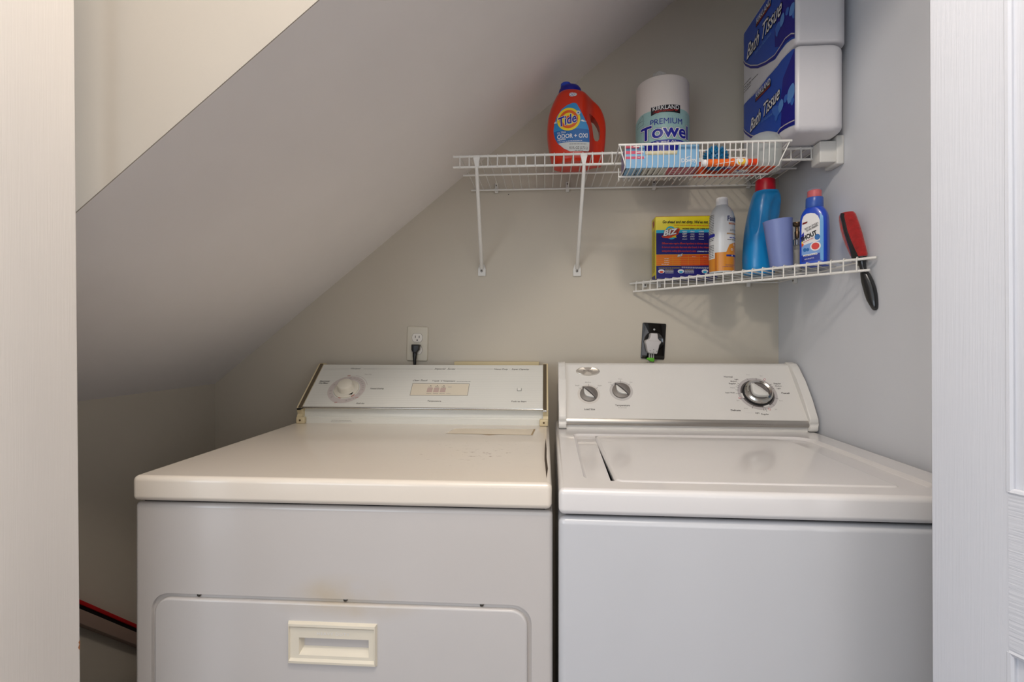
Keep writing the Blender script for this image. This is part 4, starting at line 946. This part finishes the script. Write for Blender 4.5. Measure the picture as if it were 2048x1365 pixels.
def bz(pts, m, off=.0004): b.pfill([Z(*p) for p in pts], fb, m, off)
EX = 1500
def band(y0, y1, m, off=.0004, xl=None):
    a = fb.px(*Z(240, y0)); c = fb.px(*Z(240, y1)); b.rect((X0+.0015 if xl is None else xl, c[1]), (X1-.0015, a[1]), fb, m, off)
band(395, 480, mcy); band(455, 872, mnb, .0006); band(878, 1090, mog, .0006); band(1095, 1345, mnb, .0006)
a = fb.px(*Z(700, 880)); c = fb.px(*Z(700, 1090)); n = 10
b.rect((a[0], c[1]), (X1-.0015, a[1]), fb, mat('box_mid_orange', (226, 92, 18), .4), .0008); a2 = fb.px(*Z(1060, 880)); b.rect((a2[0], c[1]), (X1-.0015, a2[1]), fb, mo2, .0010)
def tx(s, x0, y0, x1, m, **k): b.ptext(s, Z(x0, y0), Z(x1, y0+4), fb, m, .0014, **k)
tx("Go ahead and get dirty. We've got you", 342, 262, 1335, m_kink, shear=.2, bold=.02, hk=1.25); tx("WORKS GREAT ON THESE STAINS:", 728, 380, 1310, m_kink, shear=.3, bold=.03, hk=1.0)
b.pdash(Z(560, 300), Z(1310, 312), .0012, fb, mo2, .0012, 16)
for r, row in enumerate((('•SWEAT', '•GRASS', '•COFFEE', '•INK'), ('•DIRT', '•COFFEE', '•BLOOD', '•OIL'), ('•MEAT', '•JUICE', '•LIPSTICK', '•MUD'), ('•SPAGHETTI', '•SAUCE', '•GUACAMOLE', '•GRAVY'))):
    for x, s, w in zip((722, 878, 1042, 1235), row, (98, 85, 105, 70)): tx(s, x, 436+r*48, x+w, m_whi, shear=.3, bold=.02, hk=1.4)
for y, s in ((672, 'Different stains require different ingredients to eliminate them. BIZ is'), (745, 'In more or more stains than most other brands. In fact, independent'), (818, 'testing shows nothing fights more laundry stains.')):
    tx(s, 328, y, 1320 if y < 800 else 1000, mo2, bold=.015, shear=.15, hk=1.5)
tx('COMPARE FOR YOU', 1015, 822, 1290, m_whi, shear=.3, bold=.04)
# emblem
e = fb.px(*Z(505, 450)); k_ = fb.px(*Z(640, 450))[0]-e[0]
b.ell(e, k_*.82, k_*.98, fb, mcy, .0012, 32, .3); b.ell(e, k_*.62, k_*.75, fb, my, .0014, 32, .3); b.ell(e, k_*.5, k_*.62, fb, mnb, .0015, 32, .3)
bz([(320, 520), (470, 400), (670, 362), (680, 390), (640, 480), (470, 560), (340, 545)], mo2, .0018); bz([(345, 520), (400, 430), (660, 375), (640, 470), (350, 535)], mdr, .0020)
b.ptext('BIZ', Z(360, 515), Z(640, 462), fb, m_kink, .0022, shear=.35, bold=.07, ref=0, hk=.85); b.ptext('BIZ', Z(360, 515), Z(640, 462), fb, m_whi, .0025, shear=.35, bold=.035, ref=0, hk=.85)
bz([(520, 530), (590, 500), (615, 550)], my, .0022)
b.ptext('BIZ', Z(632, 922), Z(740, 892), fb, m_kink, .0014, shear=.4, bold=.08, ref=0, hk=.8); b.ptext('BIZ', Z(632, 922), Z(740, 892), fb, m_whi, .0017, shear=.4, bold=.03, ref=0, hk=.8)
for x in (540, 845, 1060, 1260): b.line(fb.px(*Z(x, 890)), fb.px(*Z(x, 1080)), .0004, fb, my, .0012)
for y in (938, 975, 1012, 1048): b.line((X0+.003, fb.px(*Z(300, y))[1]), (X1-.003, fb.px(*Z(300, y))[1]), .0003, fb, my, .0012)
for i, y in enumerate((955, 992, 1028, 1064)):
    b.pdash(Z(375 if i < 3 else 320, y), Z(470, y), .0013, fb, m_whi, .0012, 2)
    for x in (685, 950, 1165)[:3 if i else 1]: b.ell(fb.px(*Z(x, y)), .0009, .0009, fb, mdr, .0013, 10)
tx('Brand 1', 918, 918, 990, m_whi); tx('Brand 2', 1133, 920, 1205, m_whi); b.pdash(Z(265, 1138), Z(690, 1136), .0014, fb, my, .0012, 9)
for y in (1116, 1136): b.pdash(Z(712, y), Z(1330, y+8), .0011, fb, m_whi, .0012, 14)
for x in (318, 698, 1165):
    q = fb.px(*Z(x, 1200)); b.ell(q, .0095, .0062, fb, m_whi, .0012, 24); b.ell((q[0], q[1]-.002), .006, .003, fb, mo2 if x < 400 else mcy, .0015, 20)
    for i, y in enumerate((1172, 1192, 1212, 1232)): b.pdash(Z(x+75, y), Z(x+75+(180 if x > 400 else 160), y), .0012, fb, my if i == 0 else m_whi, .0012, 6)
obj('front_print', b, carton)
# ------------------------------------------------------------------ spray starch can
CX, CY, CR = .4905, 1.425, .0335
t = thing('spray_starch_can', 'white and amber spray starch can with white cap, right of the powder box', 'spray can', (CX, CY, zb))
m_can = mat('can_white', (206, 208, 208), .28, coat=.3); m_amb = mat('can_amber', (200, 128, 34), .28, coat=.3); m_can2 = mat('can_brown', (176, 100, 26), .3)
hz = lambda v: uy(1446, v, CY-CR).z-zb
zt = hz(405.5)-.004
b = MB(); b.lathe([(CR*.93, 0), (CR, .003), (CR, hz(437)), (CR*.975, hz(430)), (CR*.91, hz(423)), (CR*.80, hz(416.5)), (CR*.66, hz(411)), (CR*.52, hz(407.5)), (CR*.47, hz(405))], m_can, T(CX, CY, zb), 56); can = obj('can', b, t)
cf = Cyl(CX, CY, zb, CR); Zc = lambda x, y: (1410+x/7.585, 380+y/7.585)
b = MB(); hA = cf.px(*Zc(250, 945))[1]
b.fill([(-PI*CR*.98, .004), (PI*CR*.98, .004), (PI*CR*.98, hA+.020), (cf.px(*Zc(440, 800))[0], cf.px(*Zc(440, 800))[1]), cf.px(*Zc(370, 830)), (cf.px(*Zc(322, 940))[0], hA), (cf.px(*Zc(155, 945))[0], hA), (-PI*CR*.98, hA)], cf, m_amb, .0003)
sl = cf.px(*Zc(150, 950))[0]; b.fill([(-PI*CR*.9, hA-.018), (sl, hA-.016), (sl, hA+.004), (-PI*CR*.9, hA+.004)], cf, m_can, .0005)
b.fill([(cf.px(*Zc(150, 1000))[0], .004), (cf.px(*Zc(180, 1000))[0], .004), (cf.px(*Zc(180, 1000))[0], hA), (cf.px(*Zc(150, 1000))[0], hA)], cf, m_can2, .0005)
for k in range(26):
    z_ = hA-.012+k*.0046
    if not (.078 < z_ < .086): b.dashes((-CR*1.25, z_), (sl-.003, z_+.001), .0014, cf, m_kink, .0007, 3)
p = cf.px(*Zc(95, 720)); b.fill([(-CR*1.5, p[1]-.004), (sl, p[1]), (sl, p[1]+.007), (-CR*1.5, p[1]+.006)], cf, bl, .0009)
a = cf.px(*Zc(340, 468)); b.text('Faultless', a, (a[0]+.052, a[1]), cf, mat('can_navy', (22, 32, 96), .4), .0008, bold=.02, hk=1.25)
a = cf.px(*Zc(360, 520)); b.rect(a, (a[0]+.03, a[1]+.0048), cf, m_can2, .0007); b.text('PREMIUM', (a[0]+.002, a[1]+.0012), (a[0]+.022, a[1]+.0012), cf, m_whi, .0010, cap=.0026)
a = cf.px(*Zc(378, 622)); b.text('LUXE HOLD', a, (a[0]+.034, a[1]), cf, m_ink, .0008, hk=1.3)
a = cf.px(*Zc(330, 672)); b.rect(a, (a[0]+.04, a[1]+.0038), cf, mat('can_tan', (170, 140, 104), .4), .0007)
a = cf.px(*Zc(372, 722)); b.dashes(a, (a[0]+.03, a[1]), .0022, cf, bl, .0008, 3); a = cf.px(*Zc(338, 752)); b.dashes(a, (a[0]+.035, a[1]), .0018, cf, m_ink, .0008, 5)
a = cf.px(*Zc(322, 1010)); b.rect(a, (a[0]+.04, a[1]+.0052), cf, mnv, .0007); b.ell((a[0]+.017, a[1]+.0026), .0016, .002, cf, m_whi, .0009, 14)
for p in ((432, 835), (405, 905)): q = cf.px(*Zc(*p)); b.ell(q, .0034, .003, cf, m_whi, .0008, 20); b.ell(q, .002, .0018, cf, m_can2, .001, 16)
for y in (1140, 1168): a = cf.px(*Zc(265 if y > 1150 else 310, y)); b.dashes(a, (a[0]+.03, a[1]), .0009, cf, mnv, .0008, 6)
obj('can_print', b, can)
b = MB(); r = .0162; b.lathe([(r, 0), (r, .002), (r*.93, .0195), (r*.88, .022), (r*.6, .0226)], m_whi, T(CX, CY, zb+zt+.003), 40); obj('cap', b, can)

# ------------------------------------------------------------------ blue softener bottle
BX, BY = uy(1525, 500, 1.455).x, 1.455
t = thing('softener_bottle', 'tall light blue bottle with red cap and pinched grip on the corner shelf', 'bottle', (BX, BY, zb))
m_blu = mat('bottle_blue', (24, 146, 214), .3, trans=.12, coat=.3); m_rc = mat('cap_red', (178, 10, 36), .4)
Z5 = lambda x, y: (1470+x/4.55, 340+y/4.55)
rows = [(975, 92, 345, .034), (900, 82, 347, .038), (800, 81, 343, .039), (700, 87, 335, .038), (600, 94, 330, .037), (500, 108, 362, .036), (450, 117, 398, .036), (400, 127, 407, .036), (340, 141, 407, .035), (290, 153, 403, .034), (245, 165, 396, .033), (225, 172, 390, .031), (205, 180, 384, .029)]
secs = []
for y, l, r_, d in rows:
    a = uy(*Z5(l, y), BY); c = uy(*Z5(r_, y), BY); secs.append((a.z-zb, (a.x+c.x)/2-BX, (c.x-a.x)/2, d, 2.6))
k0 = secs[0][0]; secs = [((q[0]-k0)*(secs[-1][0])/(secs[-1][0]-k0), *q[1:]) for q in secs]; secs = smooth_secs(secs)
gc = uy(*Z5(345, 440), BY); gl = uy(*Z5(140, 450), BY)
def dent(p):
    o = p.copy()
    for g, rx, rz, dp in ((gc, .029, .064, .013), (gl, .010, .050, .005)):
        d = math.hypot((p.x+BX-g.x)/rx, (p.z+zb-g.z)/rz)
        if d < 1 and p.y < .005: o.y += dp*(1-d**3)*min(1, (1-d)*4)
    return o
b = MB().loft(secs, m_blu, T(BX, BY, zb), 72, dent); obj('bottle_body', b, t)
a = uy(*Z5(190, 200), BY); c = uy(*Z5(362, 200), BY); r = (c.x-a.x)/2; zt = secs[-1][0]
b = MB(); b.lathe([(r*1.02, -.004), (r*1.02, .006), (r*.98, .031), (r*.90, .034), (r*.5, .0345)], m_rc, T((a.x+c.x)/2, BY, zb+zt), 40); obj('cap', b, t)
# ------------------------------------------------------------------ translucent violet cup
c = uy(1564.5, 500, 1.335); m_cup = mat('cup_periwinkle', (140, 156, 214), .4, trans=.25, alpha=.96)
b = MB(); b.lathe([(.0, .002), (.0265, .002), (.0265, 0), (.0270, .004), (.0340, .116), (.0350, .122), (.0338, .122), (.0256, .006), (0, .005)], m_cup, T(c.x, 1.338, zb+.003) @ Matrix.Rotation(math.radians(-5), 4, 'Y'), 56, open_=True)
tag(obj('laundry_cup', b), 'pale periwinkle plastic cup standing between the blue bottles', 'cup')
# ------------------------------------------------------------------ metal-topped glass gadget
gx = uy(1594, 480, 1.405); mgl = mat('clear_barrel', (196, 196, 190), .15, trans=.6, alpha=.7, ior=1.3); mbz = mat('dark_bronze', (110, 92, 74), .25, metal=1)
t = thing('glass_flask', 'narrow clear vial with dark metal neck and flat knob behind the small blue bottle', 'vial', (gx.x, 1.405, zb))
M = T(gx.x, 1.405, zb)
b = MB().lathe([(.010, 0), (.0115, .003), (.0115, .068), (.010, .072)], mgl, M, 28); obj('barrel', b, t)
b = MB().lathe([(.005, .001), (.0065, .02), (.0045, .045), (.006, .06)], m_whi, M, 20); obj('filling', b, t)
b = MB().lathe([(.0115, .072), (.0118, .086), (.0075, .089), (.006, .091)], m_chrome, M, 28); obj('collar', b, t)
b = MB().lathe([(.0050, .089), (.0060, .108), (.0042, .112), (.0042, .122), (.013, .127), (.0145, .130), (.0135, .134), (.004, .135)], mbz, M, 28); obj('knob', b, t)
# ------------------------------------------------------------------ small blue stain bottle
SXY = uy(1629, 470, 1.288); rot = math.radians(-41); hw, hd = .0305, .0200
t = thing('stain_remover_bottle', 'small dark blue stain remover bottle with orange top and tilted black lettering', 'bottle', (SXY.x, 1.288, zb), rot)
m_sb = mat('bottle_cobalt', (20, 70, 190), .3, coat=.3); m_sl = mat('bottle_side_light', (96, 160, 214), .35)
secs = [(0, 0, hw*.96, hd*.93, 4.5), (.004, 0, hw, hd, 4.5), (.060, 0, hw, hd, 4.5), (.105, 0, hw*.99, hd, 4.2), (.122, 0, hw*.95, hd*.97, 3.6), (.133, 0, hw*.84, hd*.92, 3), (.141, 0, hw*.68, hd*.86, 2.4), (.144, 0, hw*.60, hd*.80, 2)]
M = Matrix.Translation((SXY.x, 1.288, zb)) @ Matrix.Rotation(rot, 4, 'Z')
secs = smooth_secs(secs); b = MB().loft(secs, m_sb, M, 64); body = obj('bottle_body', b, t)
sf = Surf((SXY.x, 1.288, zb), rot, secs); Zs = lambda x, y: (1590+x/7.585, 370+y/7.585)
b = MB(); S_ = lambda *ps: [sf.px(*Zs(*p)) for p in ps]
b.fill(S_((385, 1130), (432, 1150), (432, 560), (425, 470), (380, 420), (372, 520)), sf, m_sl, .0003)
b.fill(S_((100, 1175), (382, 1132), (378, 540), (350, 470), (300, 432), (240, 425), (170, 440), (125, 480), (105, 540), (98, 700)), sf, m_whi, .0005)
mpa = mat('label_pale_blue', (120, 160, 216), .4)
b.fill(S_((100, 1175), (382, 1132), (380, 840), (240, 880), (100, 930)), sf, mpa, .0007); b.fill(S_((100, 1175), (382, 1132), (380, 1030), (240, 1050), (100, 1075)), sf, mat('label_navy', (24, 50, 150), .4), .0009)
q = sf.px(*Zs(312, 930)); b.ell(q, .0115, .0112, sf, m_whi, .0010, 28); b.ell(q, .0085, .0085, sf, mat('stain_red', (214, 60, 50), .4), .0012, 28)
for p, rr in (((150, 990), .004), ((195, 985), .0035), ((340, 790), .006)): b.ell(sf.px(*Zs(*p)), rr, rr*1.2, sf, l2, .0010, 16)
b.fill(S_((100, 760), (135, 720), (140, 790), (100, 860)), sf, bl, .0009); b.fill(S_((100, 900), (140, 870), (130, 920), (100, 950)), sf, orr, .0009); b.fill(S_((98, 870), (125, 850), (125, 880), (98, 905)), sf, yl, .0010)
def st(s, x0, y0, x1, y1, m, **k): b.text(s, sf.px(*Zs(x0, y0)), sf.px(*Zs(x1, y1)), sf, m, .0014, **k)
st('SHOUT', 105, 862, 345, 745, m_kink, bold=.05, shear=.15, hk=1.35, ref=0); st('SET-IN STAIN', 155, 690, 358, 585, m_ink, bold=.02, hk=1.1); st('SCRUBBER', 182, 715, 358, 618, m_ink, bold=.02, hk=1.0)
b.fill(S_((118, 900), (300, 830), (300, 785), (118, 855)), sf, m_whi, .0012); st('ADVANCED', 132, 885, 285, 815, m_red, bold=.02)
b.fill(S_((110, 610), (190, 580), (190, 555), (115, 580)), sf, m_tred, .0010); b.fill(S_((125, 1092), (340, 1055), (345, 1035), (330, 1030), (125, 1068)), sf, m_whi, .0012); b.dashes(sf.px(*Zs(135, 1083)), sf.px(*Zs(335, 1045)), .0012, sf, m_ink, .0015, 7)
st('8.7 FL OZ (257 mL)', 150, 1142, 292, 1112, m_whi, bold=.02, hk=1.4)
obj('front_label', b, body)
ms_ = mat('overcap_clear', (170, 190, 224), .15, trans=.3, alpha=.22, ior=1.2); mso = mat('cap_orange_red', (226, 78, 50), .35)
b = MB(); r = .0195; b.lathe([(r*.9, .142), (r, .145), (r*.98, .166), (r*.93, .168)], mat('collar_blue', (60, 100, 190), .3, trans=.2), M, 40); obj('collar', b, body)
b = MB(); b.lathe([(r*.80, .166), (r*.80, .184), (r*.7, .186)], mso, M, 36); obj('cap', b, body)
b = MB(); b.lathe([(r*.98, .166), (r*.86, .169), (r*.84, .187), (r*.80, .1885)], ms_, M, 40); obj('overcap', b, body)
# ------------------------------------------------------------------ lint brush
o0 = Vector((.6985, 1.176, 0)); fL = Frame(o0, (.5, -.866, 0), (0, 0, 1))
t = thing('lint_brush', 'red velvet lint brush with black handle wedged in the corner shelf', 'brush', (.6985, 1.176, 1.22))
Zl = lambda x, y: (1470+x/4.55, 340+y/4.55); m_vel = mat('velvet_red', (168, 24, 22), .95, bump=(160, .8, .002), sheen=.5, var=(.4, 60)); m_spine = mat('spine_black', (24, 26, 28), .25, coat=.4)
def strip(mb, rows, m, th, fr=fL, k=10, bow=0):
    """soft flat body: rows of (left px, right px, y px) with elliptic section"""
    rs = []
    for xl, xr, y in rows: a = fr.px(*Zl(xl, y)); c = fr.px(*Zl(xr, y)); rs.append(((a[0]+c[0])/2, (c[0]-a[0])/2, a[1]))
    vs = []; fs = []; seg = 20
    for cx, hw_, z in rs:
        for i in range(seg): w = 2*PI*i/seg; vs.append(fr.map(cx+hw_*math.cos(w), z, min(th, hw_*1.0)*math.sin(w)))
    for i in range(len(rs)-1):
        for j in range(seg): q = (j+1) % seg; fs.append((i*seg+j, (i+1)*seg+j, (i+1)*seg+q, i*seg+q))
    fs.append(list(range(seg))); fs.append([(len(rs)-1)*seg+j for j in range(seg)][::-1]); mb.add(vs, fs, m, True); return mb
b = MB(); strip(b, [(990, 1040, 396), (962, 1078, 403), (948, 1098, 430), (948, 1112, 470), (958, 1138, 540), (978, 1160, 610), (1003, 1180, 680), (1030, 1196, 740), (1052, 1206, 785), (1066, 1200, 800)], m_vel, .0105); head = obj('velvet_pad', b, t)
def ridge(cx, y): return fL.px(*Zl(cx, y))
b = MB(); pts = [(1005, 400, 20), (1000, 430, 22), (1012, 480, 22), (1030, 560, 23), (1058, 640, 25), (1090, 720, 28), (1112, 780, 34), (1122, 808, 40)]
b.add([fL.map(*fL.px(*Zl(x+s*w, y)), o) for x, y, w in pts for s, o in ((-1, .0095), (-.5, .0125), (.5, .0125), (1, .0095))], [(i*4+j, (i+1)*4+j, (i+1)*4+j+1, i*4+j+1) for i in range(len(pts)-1) for j in range(3)], m_spine)
b.add([fL.map(*fL.px(*Zl(x+s*w, y)), o) for x, y, w in pts for s, o in ((-1, .0095), (1, .0095), (1, .004), (-1, .004))], [(i*4+j, (i+1)*4+j, (i+1)*4+(j+1) % 4, i*4+(j+1) % 4) for i in range(len(pts)-1) for j in range(4)], m_spine)
obj('spine', b, t)
b = MB(); strip(b, [(1090, 1195, 800), (1098, 1198, 815), (1122, 1190, 850), (1142, 1196, 910), (1144, 1232, 960), (1150, 1262, 1020), (1165, 1284, 1080), (1182, 1298, 1140), (1200, 1305, 1190), (1225, 1307, 1230), (1240, 1305, 1255), (1250, 1298, 1272), (1262, 1285, 1280)], m_spine, .0085); obj('handle', b, t)
